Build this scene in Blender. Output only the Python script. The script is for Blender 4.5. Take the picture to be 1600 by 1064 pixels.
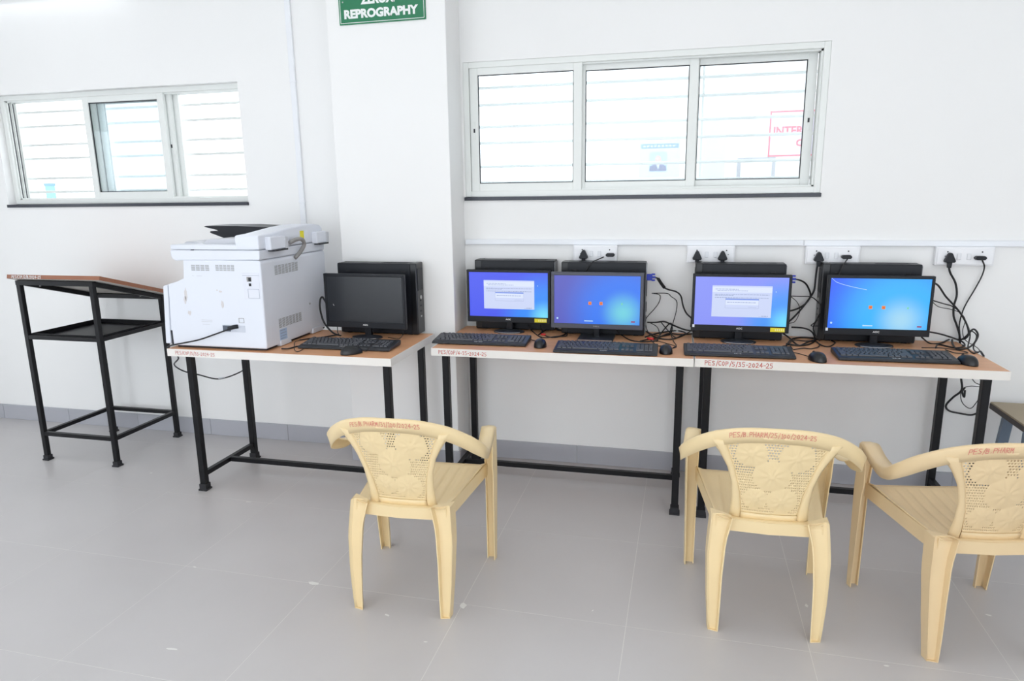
import bpy, bmesh, math, random
from mathutils import Vector, Matrix
for o in list(bpy.data.objects): bpy.data.objects.remove(o, do_unlink=True)
scene = bpy.context.scene
COL = scene.collection
random.seed(7)
PI = math.pi

# ------------------------------------------------------------------ camera
YAW, PITCH, ROLL = 0.2394, 0.2121, -0.0136
cy, sy, cp, sp = math.cos(YAW), math.sin(YAW), math.cos(PITCH), math.sin(PITCH)
fwd = Vector((-sy*cp, cy*cp, -sp)); rgt = Vector((cy, sy, 0)); upv = rgt.cross(fwd)
cr, sr = math.cos(ROLL), math.sin(ROLL)
r2 = rgt*cr + upv*sr; u2 = upv*cr - rgt*sr
cam_d = bpy.data.cameras.new('camera'); cam = bpy.data.objects.new('camera', cam_d); COL.objects.link(cam)
cam_d.sensor_width = 36; cam_d.lens = 1071.97*36/1600; cam_d.clip_start = 0.05
cam.matrix_world = Matrix(((r2.x, u2.x, -fwd.x, 0.7413), (r2.y, u2.y, -fwd.y, -2.1728), (r2.z, u2.z, -fwd.z, 1.4896), (0, 0, 0, 1)))
scene.camera = cam

# ------------------------------------------------------------------ world, exposure, lamps
w = bpy.data.worlds.new('overcast_sky'); scene.world = w; w.use_nodes = True
bg = w.node_tree.nodes['Background']; bg.inputs[0].default_value = (0.885, 0.94, 1.0, 1); bg.inputs[1].default_value = 3.2
vs = scene.view_settings
scene.display_settings.display_device = 'sRGB'
vs.view_transform = 'Standard'; vs.look = 'None'; vs.gamma = 1; vs.exposure = -0.06; vs.use_curve_mapping = False

CEIL = 3.05
LAMPS = [(x, y) for x in (-2.9, -0.9, 1.1, 3.1) for y in (-3.2, -1.6, 0.0)]
LAMP_W = 3.2

# ------------------------------------------------------------------ helpers
def srgb(*c):
    c = [v/255.0 for v in c]
    return tuple((v/12.92 if v <= 0.04045 else ((v+0.055)/1.055)**2.4) for v in c) + (1,)

MATS = {}
def mat(name, col, rough=0.5, metal=0.0, noise=0.0, nscale=8.0, bump=0.0, bscale=60.0, spec=0.5, coat=0.0, stretch=None, pos=False):
    if name in MATS: return MATS[name]
    m = bpy.data.materials.new(name); m.use_nodes = True; nt = m.node_tree; b = nt.nodes['Principled BSDF']
    b.inputs['Roughness'].default_value = rough; b.inputs['Metallic'].default_value = metal
    b.inputs['Specular IOR Level'].default_value = spec
    b.inputs['Coat Weight'].default_value = coat
    b.inputs['Base Color'].default_value = col
    if noise or bump:
        tc = nt.nodes.new('ShaderNodeTexCoord'); src = tc.outputs['Object']
        if pos: src = nt.nodes.new('ShaderNodeNewGeometry').outputs['Position']
        if stretch:
            mp = nt.nodes.new('ShaderNodeMapping'); mp.inputs['Scale'].default_value = stretch
            nt.links.new(src, mp.inputs[0]); src = mp.outputs[0]
    if noise:
        n = nt.nodes.new('ShaderNodeTexNoise'); n.inputs['Scale'].default_value = nscale; n.inputs['Detail'].default_value = 5
        nt.links.new(src, n.inputs['Vector'])
        mx = nt.nodes.new('ShaderNodeMix'); mx.data_type = 'RGBA'
        mx.inputs['A'].default_value = tuple(max(0, v*(1-noise)) for v in col[:3]) + (1,)
        mx.inputs['B'].default_value = tuple(min(1, v*(1+noise)) for v in col[:3]) + (1,)
        nt.links.new(n.outputs['Fac'], mx.inputs['Factor']); nt.links.new(mx.outputs['Result'], b.inputs['Base Color'])
    if bump:
        n2 = nt.nodes.new('ShaderNodeTexNoise'); n2.inputs['Scale'].default_value = bscale; n2.inputs['Detail'].default_value = 4
        nt.links.new(src, n2.inputs['Vector'])
        bp = nt.nodes.new('ShaderNodeBump'); bp.inputs['Strength'].default_value = bump; bp.inputs['Distance'].default_value = 0.002
        nt.links.new(n2.outputs['Fac'], bp.inputs['Height']); nt.links.new(bp.outputs[0], b.inputs['Normal'])
    MATS[name] = m
    return m

def emis(name, col, s=1.0):
    if name in MATS: return MATS[name]
    m = bpy.data.materials.new(name); m.use_nodes = True; nt = m.node_tree
    b = nt.nodes['Principled BSDF']; b.inputs['Base Color'].default_value = (0.01, 0.01, 0.012, 1); b.inputs['Roughness'].default_value = 0.35
    b.inputs['Emission Color'].default_value = col; b.inputs['Emission Strength'].default_value = s
    MATS[name] = m; return m

def box(bm, x0, x1, y0, y1, z0, z1, bev=0.0, seg=1, mi=0):
    M = Matrix.Translation(((x0+x1)/2, (y0+y1)/2, (z0+z1)/2)) @ Matrix.Diagonal((abs(x1-x0), abs(y1-y0), abs(z1-z0), 1))
    r = bmesh.ops.create_cube(bm, size=1.0, matrix=M)
    fs = set(f for v in r['verts'] for f in v.link_faces)
    for f in fs: f.material_index = mi
    if bev:
        es = list(set(e for v in r['verts'] for e in v.link_edges))
        bmesh.ops.bevel(bm, geom=es, offset=bev, segments=seg, profile=0.5, affect='EDGES', clamp_overlap=True)
    return r

def poly(bm, pts, mi=0):
    f = bm.faces.new([bm.verts.new(p) for p in pts]); f.material_index = mi; return f

def prism(bm, pts, axis, a, b, mi=0):
    """extrude a 2d polygon; axis 'y': pts=(x,z), 'x': pts=(y,z), 'z': pts=(x,y)"""
    def P(p, t):
        return (p[0], t, p[1]) if axis == 'y' else ((t, p[0], p[1]) if axis == 'x' else (p[0], p[1], t))
    A = [bm.verts.new(P(p, a)) for p in pts]; B = [bm.verts.new(P(p, b)) for p in pts]
    n = len(pts); fs = [bm.faces.new(A), bm.faces.new(B[::-1])]
    for i in range(n): fs.append(bm.faces.new((A[i], B[i], B[(i+1) % n], A[(i+1) % n])))
    for f in fs: f.material_index = mi
    return fs

def tube(bm, pts, r, n=6, mi=0, r_end=None):
    pts = [Vector(p) for p in pts]; rings = []
    up = None
    for i, p in enumerate(pts):
        d = (pts[min(i+1, len(pts)-1)] - pts[max(i-1, 0)])
        if d.length < 1e-9: d = Vector((0, 0, 1))
        d.normalize()
        if up is None:
            up = Vector((0, 0, 1)) if abs(d.z) < 0.9 else Vector((1, 0, 0))
        s = d.cross(up)
        if s.length < 1e-6: s = d.orthogonal()
        s.normalize(); up = s.cross(d).normalized()
        rr = r if r_end is None else r + (r_end-r)*i/(len(pts)-1)
        rings.append([bm.verts.new(p + (s*math.cos(2*PI*k/n) + up*math.sin(2*PI*k/n))*rr) for k in range(n)])
    for a, b in zip(rings[:-1], rings[1:]):
        for k in range(n):
            f = bm.faces.new((a[k], a[(k+1) % n], b[(k+1) % n], b[k])); f.material_index = mi; f.smooth = True
    for c in (rings[0][::-1], rings[-1]):
        f = bm.faces.new(c); f.material_index = mi

def catmull(pts, k=6):
    P = [Vector(p) for p in pts]; out = []
    for i in range(len(P)-1):
        p0 = P[i-1] if i else P[0]*2-P[1]; p1 = P[i]; p2 = P[i+1]; p3 = P[i+2] if i+2 < len(P) else P[i+1]*2-P[i]
        for j in range(k):
            t = j/k
            out.append(0.5*((2*p1) + (p2-p0)*t + (2*p0-5*p1+4*p2-p3)*t*t + (3*p1-p0-3*p2+p3)*t*t*t))
    out.append(P[-1]); return out

def lathe(bm, prof, cx=0, cyy=0, n=24, sx=1, syy=1, mi=0):
    rings = []
    for r, z in prof:
        rings.append([bm.verts.new((cx + sx*r*math.cos(2*PI*k/n), cyy + syy*r*math.sin(2*PI*k/n), z)) for k in range(n)])
    for a, b in zip(rings[:-1], rings[1:]):
        for k in range(n):
            f = bm.faces.new((a[k], a[(k+1) % n], b[(k+1) % n], b[k])); f.material_index = mi; f.smooth = True
    bm.faces.new(rings[0][::-1]).material_index = mi; bm.faces.new(rings[-1]).material_index = mi

def grid(bm, nu, nv, fn, skip=None, mi=0):
    V = [[bm.verts.new(fn(i/nu, j/nv)) for j in range(nv+1)] for i in range(nu+1)]
    for i in range(nu):
        for j in range(nv):
            if skip and skip(i, j): continue
            f = bm.faces.new((V[i][j], V[i+1][j], V[i+1][j+1], V[i][j+1])); f.smooth = True; f.material_index = mi
    return V

def tag(o, label=None, cat=None, group=None, kind=None):
    if label: o['label'] = label
    if cat: o['category'] = cat
    if group: o['group'] = group
    if kind: o['kind'] = kind
    return o

def obj(name, bm, m, parent=None, world=False, smooth=False, solid=0.0, bevel=0.0, offset=-1.0):
    me = bpy.data.meshes.new(name)
    bmesh.ops.recalc_face_normals(bm, faces=bm.faces) if not solid else None
    bm.to_mesh(me); bm.free()
    for k in (m if isinstance(m, (list, tuple)) else [m]): me.materials.append(k)
    if smooth:
        for p in me.polygons: p.use_smooth = True
    o = bpy.data.objects.new(name, me); COL.objects.link(o)
    if solid:
        md = o.modifiers.new('thickness', 'SOLIDIFY'); md.thickness = solid; md.offset = offset
    if bevel:
        md = o.modifiers.new('bevel', 'BEVEL'); md.width = bevel; md.segments = 2; md.limit_method = 'ANGLE'; md.angle_limit = 0.6
        if smooth: pass
    if parent is not None:
        o.parent = parent
        if world:
            p = parent; off = Vector((0, 0, 0))
            while p is not None: off -= p.location; p = p.parent
            o.location = off
    return o

def thing(name, label, cat, loc=(0, 0, 0), rotz=0.0, group=None):
    o = bpy.data.objects.new(name, None); COL.objects.link(o); o.empty_display_size = 0.05
    o.location = loc; o.rotation_euler = (0, 0, rotz); tag(o, label, cat, group); return o

def struct(name, bm, m, **k):
    o = obj(name, bm, m, **k); o['kind'] = 'structure'; return o

def copy_part(o, parent):
    c = o.copy(); COL.objects.link(c); c.parent = parent
    for ch in list(o.children):
        copy_part(ch, c)
    return c

# hand-drawn stroke lettering: polylines in a box 0..0.6 x 0..1
GLYPH = {
 'P': [[(0, 0), (0, 1), (.45, .95), (.5, .7), (.4, .5), (0, .48)]], 'E': [[(.5, 1), (0, 1), (0, 0), (.5, 0)], [(0, .52), (.4, .52)]],
 'S': [[(.5, .95), (.1, 1), (0, .75), (.25, .55), (.5, .35), (.4, .02), (0, .05)]], '/': [[(.05, -.15), (.4, 1.1)]], '|': [[(.2, -.15), (.22, 1.1)]],
 'C': [[(.5, .9), (.25, 1), (.02, .7), (0, .3), (.2, 0), (.5, .08)]], 'O': [[(.25, 1), (.02, .7), (.02, .3), (.25, 0), (.48, .3), (.48, .7), (.25, 1)]],
 '0': [[(.25, .9), (.05, .6), (.05, .25), (.25, .02), (.45, .25), (.45, .65), (.25, .9)]], '1': [[(.15, .85), (.28, 1), (.28, 0)], [(.08, 0), (.48, 0)]],
 '2': [[(.03, .8), (.2, 1), (.45, .85), (.42, .55), (0, 0), (.52, 0)]], '3': [[(.03, .95), (.4, .95), (.2, .58), (.47, .4), (.4, .05), (0, .03)]],
 '4': [[(.35, 0), (.38, 1), (0, .35), (.55, .35)]], '5': [[(.5, 1), (.08, 1), (.05, .58), (.4, .55), (.48, .2), (.3, 0), (0, .05)]],
 '-': [[(.05, .45), (.42, .47)]], '.': [[(.12, .02), (.2, .08)]], 'B': [[(0, 0), (0, 1), (.4, .95), (.42, .62), (.05, .53), (.48, .42), (.45, .05), (0, 0)]],
 'H': [[(0, 0), (0, 1)], [(.48, 0), (.48, 1)], [(0, .5), (.48, .5)]], 'A': [[(0, 0), (.25, 1), (.5, 0)], [(.1, .38), (.4, .38)]],
 'R': [[(0, 0), (0, 1), (.42, .95), (.45, .62), (.05, .5), (.5, 0)]], 'M': [[(0, 0), (.05, 1), (.26, .4), (.48, 1), (.55, 0)]],
 'L': [[(.05, 1), (.05, 0), (.5, 0)]], ' ': [], 'X': [[(0, 0), (.5, 1)], [(0, 1), (.5, 0)]],
}
def hand_text(bm, s, fn, adv=0.78, wd=0.07, jitter=0.04, mi=0):
    """fn(u, v) -> point; u runs in glyph heights, v 0..1"""
    rnd = random.Random(s); u = 0.0
    for ch in s:
        dv = rnd.uniform(-jitter, jitter); sc = rnd.uniform(.92, 1.06)
        for line in GLYPH.get(ch, []):
            pts = [(u + x*sc, y*sc + dv) for x, y in line]
            for (x0, y0), (x1, y1) in zip(pts[:-1], pts[1:]):
                dx, dy = x1-x0, y1-y0; L = math.hypot(dx, dy) or 1
                nx, ny = -dy/L*wd/2, dx/L*wd/2; ex, ey = dx/L*wd/2, dy/L*wd/2
                q = [(x0-ex+nx, y0-ey+ny), (x0-ex-nx, y0-ey-ny), (x1+ex-nx, y1+ey-ny), (x1+ex+nx, y1+ey+ny)]
                try: poly(bm, [fn(a, b) for a, b in q], mi)
                except ValueError: pass
        u += adv if ch not in '/|.1-' else adv*0.72
    return u

def print_text(name, s, width, height, m, parent, loc, rot=(PI/2, 0, 0), bold=0.0, extrude=0.0004):
    """printed lettering as thin solid letters, fitted to width x height, lower-left at loc"""
    cu = bpy.data.curves.new(name, 'FONT'); cu.body = s; cu.size = 1; cu.offset = bold; cu.extrude = extrude/height; cu.resolution_u = 3
    t = bpy.data.objects.new(name, cu); COL.objects.link(t)
    bpy.context.view_layer.update()
    me = bpy.data.meshes.new_from_object(t.evaluated_get(bpy.context.evaluated_depsgraph_get()))
    bpy.data.objects.remove(t, do_unlink=True)
    xs = [v.co.x for v in me.vertices]; ys = [v.co.y for v in me.vertices]
    x0, x1, y0, y1 = min(xs), max(xs), min(ys), max(ys)
    for v in me.vertices:
        v.co.x = (v.co.x-x0)/(x1-x0)*width; v.co.y = (v.co.y-y0)/(y1-y0)*height; v.co.z *= height
    me.materials.clear(); me.materials.append(m)
    o = bpy.data.objects.new(name, me); COL.objects.link(o); o.parent = parent; o.location = loc; o.rotation_euler = rot
    return o

# ------------------------------------------------------------------ materials
M_WALL = mat('painted_plaster', srgb(243, 243, 242), 0.55, noise=0.012, nscale=2.0, bump=0.06, bscale=90)
M_CEIL = mat('ceiling_paint', srgb(245, 245, 244), 0.8)
M_TILE = mat('floor_tile', srgb(200, 197, 197), 0.34, noise=0.06, nscale=2.2, bump=0.03, bscale=14, pos=True)
M_GROUT = mat('grout', srgb(228, 226, 222), 0.8, noise=0.12, nscale=5)
M_SKIRT = mat('skirting_tile', srgb(178, 179, 186), 0.4, noise=0.06, nscale=3)
M_ALU = mat('white_powder_coat', srgb(236, 239, 236), 0.32)
M_GASKET = mat('black_gasket', srgb(40, 42, 48), 0.5)
M_GRANITE = mat('black_granite', srgb(52, 56, 66), 0.3, noise=0.35, nscale=160)
M_PVC = mat('white_pvc', srgb(240, 243, 248), 0.35)
M_WHITEP = mat('white_plastic', srgb(243, 244, 247), 0.28)
M_WHITEP2 = mat('switch_plastic', srgb(232, 234, 238), 0.3)
M_BLACKP = mat('black_plastic', srgb(22, 25, 32), 0.42, spec=0.35, bump=0.05, bscale=300)
M_BLACKG = mat('black_gloss_plastic', srgb(22, 24, 28), 0.3)
M_CABLE = mat('cable_rubber', srgb(28, 28, 31), 0.5)
M_STEEL = mat('black_painted_steel', srgb(13, 13, 17), 0.42, noise=0.25, nscale=30, spec=0.3)
M_RUBBER = mat('rubber_foot', srgb(34, 34, 38), 0.65)
M_WOOD = mat('wood_laminate', srgb(220, 164, 122), 0.42, noise=0.16, nscale=5, stretch=(1.2, 9, 9))
M_WOODD = mat('brown_laminate', srgb(150, 96, 68), 0.45, noise=0.2, nscale=5, stretch=(1.5, 10, 10))
M_EDGE = mat('white_edge_band', srgb(238, 234, 228), 0.45, noise=0.03, nscale=6)
M_UNDER = mat('board_underside', srgb(214, 208, 200), 0.7)
M_RED = mat('red_marker', srgb(208, 74, 62), 0.6)
M_PINKRED = mat('faded_red_marker', srgb(216, 120, 116), 0.6)
M_WMARK = mat('white_marker', srgb(238, 238, 238), 0.6)
M_CHAIR = mat('cream_plastic', srgb(238, 214, 167), 0.36, noise=0.035, nscale=9, bump=0.03, bscale=120)
M_CHAIR2 = mat('cream_plastic_darker', srgb(229, 203, 160), 0.4, noise=0.05, nscale=9, bump=0.03, bscale=120)  # slightly darker cream for the third chair
M_PRN = mat('printer_white', srgb(229, 233, 242), 0.38, noise=0.012, nscale=5)
M_PRN2 = mat('printer_grey', srgb(206, 208, 214), 0.45)
M_SLOT = mat('vent_dark', srgb(120, 118, 108), 0.7)
M_DARK = mat('dark_recess', srgb(38, 40, 46), 0.6)
M_YEL = mat('yellow_label', srgb(238, 226, 40), 0.55)
M_PALEB = mat('pale_blue_label', srgb(176, 198, 226), 0.55)
M_TXTG = mat('grey_print', srgb(150, 160, 178), 0.6)
M_GREYB = mat('grey_sheath', srgb(150, 148, 146), 0.55)
M_SIGN = mat('sign_green', srgb(36, 122, 84), 0.35)
M_SIGNW = mat('sign_white', srgb(240, 244, 242), 0.5)
M_VGA = mat('vga_blue', srgb(38, 62, 190), 0.4)
M_REDP = mat('red_plug', srgb(222, 52, 52), 0.4)
M_CHROME = mat('brushed_metal', srgb(190, 190, 190), 0.3, metal=0.9)
M_DELL = mat('charcoal_plastic', srgb(74, 76, 88), 0.4)
M_OFFSCR = mat('screen_off', srgb(30, 34, 40), 0.22)
M_KEY = mat('key_plastic', srgb(76, 78, 84), 0.45)
M_KEYB = mat('keyboard_body', srgb(38, 40, 45), 0.42)
M_BENCH = mat('bench_top', srgb(166, 152, 126), 0.5, noise=0.1, nscale=6)
M_BLUEG = mat('blue_grey_steel', srgb(112, 128, 146), 0.45)
M_STICKW = mat('white_sticker', srgb(232, 238, 246), 0.5)

def glass_mat():
    m = bpy.data.materials.new('window_glass'); m.use_nodes = True; nt = m.node_tree
    nt.nodes.remove(nt.nodes['Principled BSDF'])
    out = nt.nodes['Material Output']; t = nt.nodes.new('ShaderNodeBsdfTransparent'); g = nt.nodes.new('ShaderNodeBsdfGlossy')
    g.inputs['Roughness'].default_value = 0.02; fr = nt.nodes.new('ShaderNodeFresnel'); fr.inputs[0].default_value = 1.35
    t.inputs[0].default_value = (0.95, 0.98, 0.98, 1)
    mx = nt.nodes.new('ShaderNodeMixShader'); nt.links.new(fr.outputs[0], mx.inputs[0]); nt.links.new(t.outputs[0], mx.inputs[1]); nt.links.new(g.outputs[0], mx.inputs[2])
    tl = nt.nodes.new('ShaderNodeBsdfTranslucent'); tl.inputs[0].default_value = (0.97, 0.98, 1, 1)       # translucent share that whitens the panes
    m2 = nt.nodes.new('ShaderNodeMixShader'); m2.inputs[0].default_value = 0.15
    nt.links.new(mx.outputs[0], m2.inputs[1]); nt.links.new(tl.outputs[0], m2.inputs[2]); nt.links.new(m2.outputs[0], out.inputs[0]); return m
M_GLASS = glass_mat()

# ------------------------------------------------------------------ the room
YW = 1.44                      # room face of the window wall
XL, XR, YB = -4.35, 4.6, -4.1
def wall_cells(bm, us, vs_, hole, mk):
    for a, b in zip(us[:-1], us[1:]):
        for c, d in zip(vs_[:-1], vs_[1:]):
            if not hole((a+b)/2, (c+d)/2): mk(bm, a, b, c, d)

# floor: grout bed and separate tiles
bm = bmesh.new(); box(bm, XL-.1, XR+.1, YB-.1, YW+.23, -.06, -.0003); floor = struct('floor', bm, M_GROUT)
bm = bmesh.new(); box(bm, -.2991, .2991, -.2991, .2991, -.008, 0.0)
tile_me = bpy.data.meshes.new('floor_tile'); bm.to_mesh(tile_me); bm.free(); tile_me.materials.append(M_TILE)
PHI = -0.0089
for i in range(-8, 8):
    for j in range(-9, 3):
        u, v = (i+.5)*.6, (j+.5)*.6
        x = .0087 + u*math.cos(PHI) - v*math.sin(PHI); y = -.0005 + u*math.sin(PHI) + v*math.cos(PHI)
        if x < XL-.2 or x > XR+.2 or y < YB-.2: continue
        t = bpy.data.objects.new('floor_tile', tile_me); COL.objects.link(t); t.parent = floor; t.location = (x, y, 0); t.rotation_euler = (0, 0, PHI)

# paint specks left on the tiles
SPECKS = [(-0.607, 0.008, 0.03, 0.012), (-0.872, -0.459, 0.03, 0.006), (0.014, -0.009, 0.016, 0.02), (1.242, 0.261, 0.007, 0.014), (0.484, 0.062, 0.003, 0.008), (-0.238, -0.125, 0.016, 0.006), (-1.150, 0.011, 0.01, 0.006), (2.004, 1.024, 0.006, 0.016), (1.859, 0.337, 0.012, 0.006), (-2.054, 0.813, 0.01, 0.004), (-1.301, 0.603, 0.02, 0.005), (1.793, 1.361, 0.006, 0.004), (-0.048, -0.238, 0.008, 0.003), (1.433, -0.031, 0.012, 0.004)]
bm = bmesh.new(); rr = random.Random(11)
for (x, y, a, b) in SPECKS:
    th = rr.uniform(-.4, .4)
    pts = []
    for k in range(9):
        q = 2*PI*k/9; u, v = a*math.cos(q)*rr.uniform(.5, 1), b*math.sin(q)*rr.uniform(.5, 1)
        pts.append((x+u*math.cos(th)-v*math.sin(th), y+u*math.sin(th)+v*math.cos(th)))
    prism(bm, pts, 'z', .0, .0004)
o = obj('paint_specks', bm, mat('paint_speck', srgb(232, 231, 228), .7), floor); o['kind'] = 'stuff'

WIN1 = (-.385, 1.388, 1.452, 2.152); WIN2 = (-3.456, -1.715, 1.440, 2.125)
def hole_back(x, z):
    return any(a < x < b and c < z < d for a, b, c, d in (WIN1, WIN2))
bm = bmesh.new()
wall_cells(bm, [XL-.2, WIN2[0], WIN2[1], WIN1[0], WIN1[1], XR+.2], [0, WIN2[2], WIN1[2], WIN2[3], WIN1[3], CEIL+.1], hole_back,
           lambda b, a, c, d, e: box(b, a, c, YW, YW+.23, d, e))
bmesh.ops.remove_doubles(bm, verts=bm.verts, dist=1e-5)
struct('wall_back', bm, M_WALL)
CX0, CX1, CY = -1.027, -.397, 1.223
bm = bmesh.new(); box(bm, CX0, CX1, CY, YW+.001, 0, CEIL, bev=.004, seg=2); struct('wall_pillar', bm, M_WALL)
bm = bmesh.new()
wall_cells(bm, [YB-.2, -.55, .25, YW], [0, 2.1, CEIL+.1], lambda y, z: -.55 < y < .25 and z < 2.1, lambda b, a, c, d, e: box(b, XL-.2, XL, a, c, d, e))
struct('wall_left', bm, M_WALL)
bm = bmesh.new(); box(bm, XR, XR+.2, YB-.2, YW, 0, CEIL+.1); struct('wall_right', bm, M_WALL)
bm = bmesh.new()
wall_cells(bm, [XL-.2, -4.0, -1.5, -1.2, 1.3, 1.6, 4.1, XR+.2], [0, .15, 2.55, CEIL+.1], lambda x, z: .15 < z < 2.55 and (-4.0 < x < -1.5 or -1.2 < x < 1.3 or 1.6 < x < 4.1), lambda b, a, c, d, e: box(b, a, c, YB-.2, YB, d, e))
struct('wall_rear', bm, M_WALL)  # unseen wall, its openings added and sized to throw frontal light under the desks
bm = bmesh.new(); box(bm, XL-.2, XR+.2, YB-.2, YW+.23, CEIL, CEIL+.12); struct('ceiling', bm, M_CEIL)

# door opening frame in the left wall
bm = bmesh.new(); box(bm, XL-.2, XL+.01, -.60, -.55, 0, 2.15); box(bm, XL-.2, XL+.01, .25, .30, 0, 2.15); box(bm, XL-.2, XL+.01, -.55, .25, 2.1, 2.15)
struct('door_1', bm, M_ALU)

# skirting: bed strip plus 600 mm pieces
def skirting(name, runs):
    bm = bmesh.new()
    for (ax, a0, a1, c, sgn) in runs:
        if ax == 'x': box(bm, a0, a1, min(c, c-.006*sgn), max(c, c-.006*sgn), 0, .099)
        else: box(bm, min(c, c+.006*sgn), max(c, c+.006*sgn), a0, a1, 0, .099)
    root = struct(name, bm, M_GROUT)
    for (ax, a0, a1, c, sgn) in runs:
        n = max(1, round((a1-a0)/.6))
        for k in range(n):
            p0 = a0 + (a1-a0)*k/n + .001; p1 = a0 + (a1-a0)*(k+1)/n - .001
            bm = bmesh.new()
            if ax == 'x': box(bm, p0, p1, min(c, c-.010*sgn), max(c, c-.010*sgn), 0, .103, bev=.0015)
            else: box(bm, min(c, c+.010*sgn), max(c, c+.010*sgn), p0, p1, 0, .103, bev=.0015)
            obj('skirting_tile', bm, M_SKIRT, root)
skirting('baseboard_back', [('x', XL+.015, CX0, YW, 1), ('x', CX1, XR, YW, 1)])
skirting('baseboard_pillar', [('x', CX0-.01, CX1+.01, CY, 1), ('y', CY, YW-.012, CX1, 1), ('y', CY, YW-.012, CX0, -1)])

# sliding windows
def sash(root, x0, x1, z0, z1, y, latch=None, thick=.022):
    st = .043
    bm = bmesh.new()
    box(bm, x0, x0+st, y, y+thick, z0, z1, bev=.0015); box(bm, x1-st, x1, y, y+thick, z0, z1, bev=.0015)
    box(bm, x0+st, x1-st, y, y+thick, z0, z0+st, bev=.0015); box(bm, x0+st, x1-st, y, y+thick, z1-st+.004, z1, bev=.0015)
    s = obj('sash', bm, M_ALU, root, world=True)
    bm = bmesh.new(); box(bm, x0+st-.004, x1-st+.004, y+thick*.45, y+thick*.45+.004, z0+st-.004, z1-st+.008); obj('pane', bm, M_GLASS, s)
    bm = bmesh.new(); a, b, c, d = x0+st, x1-st, z0+st, z1-st+.004; g = .004; yy = y+thick*.3
    for q in ((a, a+g, c, d), (b-g, b, c, d), (a, b, c, c+g), (a, b, d-g, d)): box(bm, q[0], q[1], yy, yy+.006, q[2], q[3])
    obj('gasket', bm, M_GASKET, s)
    if latch is not None:
        bm = bmesh.new(); lx = latch; lz = (z0+z1)/2
        box(bm, lx-.006, lx+.006, y-.002, y+.001, lz-.045, lz+.045, bev=.0008); l = obj('latch', bm, M_ALU, s)
        bm = bmesh.new(); box(bm, lx-.004, lx+.004, y-.004, y-.001, lz-.010, lz+.010); obj('latch_button', bm, M_DARK, l)
    return s
def window(name, W, rec, sashes, label):
    x0, x1, zs, z1 = W; z0 = zs+.018; y = YW+rec
    root = thing(name, None, None, (0, 0, 0)); root['kind'] = 'structure'; root['label'] = label
    fw = .03; d = .088
    bm = bmesh.new()
    for q in ((x0, x0+fw, z0, z1), (x1-fw, x1, z0, z1), (x0+fw, x1-fw, z0, z0+fw), (x0+fw, x1-fw, z1-fw, z1)):
        box(bm, q[0], q[1], y, y+d, q[2], q[3], bev=.002)
    for k in (.018, .046, .074):      # track ribs on sill, head and both jambs
        box(bm, x0+fw, x1-fw, y+k-.002, y+k+.002, z0+fw, z0+fw+.008); box(bm, x0+fw, x1-fw, y+k-.002, y+k+.002, z1-fw-.008, z1-fw)
        for a, b in ((x0+fw, x0+fw+.009), (x1-fw-.009, x1-fw)): box(bm, a, b, y+k-.002, y+k+.002, z0+fw, z1-fw)
    obj('outer_frame', bm, M_ALU, root)
    bm = bmesh.new()
    for k in (.031, .059):
        for a, b in ((x0+fw, x0+fw+.002), (x1-fw-.002, x1-fw)): box(bm, a, b, y+k-.004, y+k+.004, z0+fw+.01, z1-fw-.01)
    obj('track_brush', bm, M_GASKET, root)
    bm = bmesh.new(); box(bm, x0-.006, x1+.004, YW-.012, YW+.228, zs-.001, zs+.017, bev=.0015); obj('sill', bm, M_GRANITE, root)
    for (a, b, tr, la) in sashes:
        sash(root, a, b, z0+fw-.004, z1-fw+.004, y+.006+.028*tr, la)
    for z in (2.045, 1.957, 1.842, 1.757, 1.632, 1.545):
        bm = bmesh.new(); tube(bm, [(x0+.002, YW+.165, z-.01*(name == 'window_2')), (x1-.002, YW+.165, z-.01*(name == 'window_2'))], .008, 8); obj('grille_bar', bm, M_ALU, root)
    for x in ((x0+x1)/2-.29, (x0+x1)/2+.33):
        bm = bmesh.new(); box(bm, x-.006, x+.006, YW+.171, YW+.175, z0+.002, z1-.002); obj('grille_strip', bm, M_ALU, root)
    return root
window('window_1', WIN1, .004, [(-.352, .237, 0, -.331), (.208, .803, 1, None), (.764, 1.345, 2, 1.322)], 'closed three-pane sliding window above the computer desks')
window('window_2', WIN2, .05, [(-2.842, -2.262, 0, None), (-2.815, -2.235, 1, -2.257), (-2.785, -2.203, 2, None)], 'open sliding window with its sashes stacked in the middle')

# outside: corridor wall with notices, far post
bm = bmesh.new(); box(bm, .12, 5.5, 3.7, 3.85, 0, 3.4); struct('wall_corridor', bm, M_WALL)
bm = bmesh.new(); box(bm, -3.5, 5.5, YW+.23, 3.85, -.12, -.01); struct('floor_corridor', bm, M_TILE)
t = thing('notice_poster', 'pale poster with blue heading and portrait photo seen through the closed window', 'poster', (.56, 3.69, 1.598))
M_POST = mat('poster_paper', srgb(184, 200, 222), 0.5); M_POSTB = mat('poster_blue', srgb(96, 140, 205), 0.5); M_SUIT = mat('print_navy', srgb(70, 84, 128), 0.5); M_SKIN = mat('print_skin', srgb(190, 160, 150), 0.5); M_PHBG = mat('print_sky', srgb(150, 185, 220), 0.5)
bm = bmesh.new(); box(bm, -.16, .16, -.004, .01, 0, .333); obj('sheet', bm, M_POST, t)
bm = bmesh.new(); box(bm, -.148, .148, -.006, -.003, .226, .262); obj('heading_band', bm, M_POSTB, t)
bm = bmesh.new()
for k in range(9): box(bm, -.13+k*.029, -.112+k*.029, -.0075, -.0055, .238, .250)
obj('heading_print', bm, M_POST, t)
bm = bmesh.new(); n = 8; R = .02
pts = []
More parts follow.
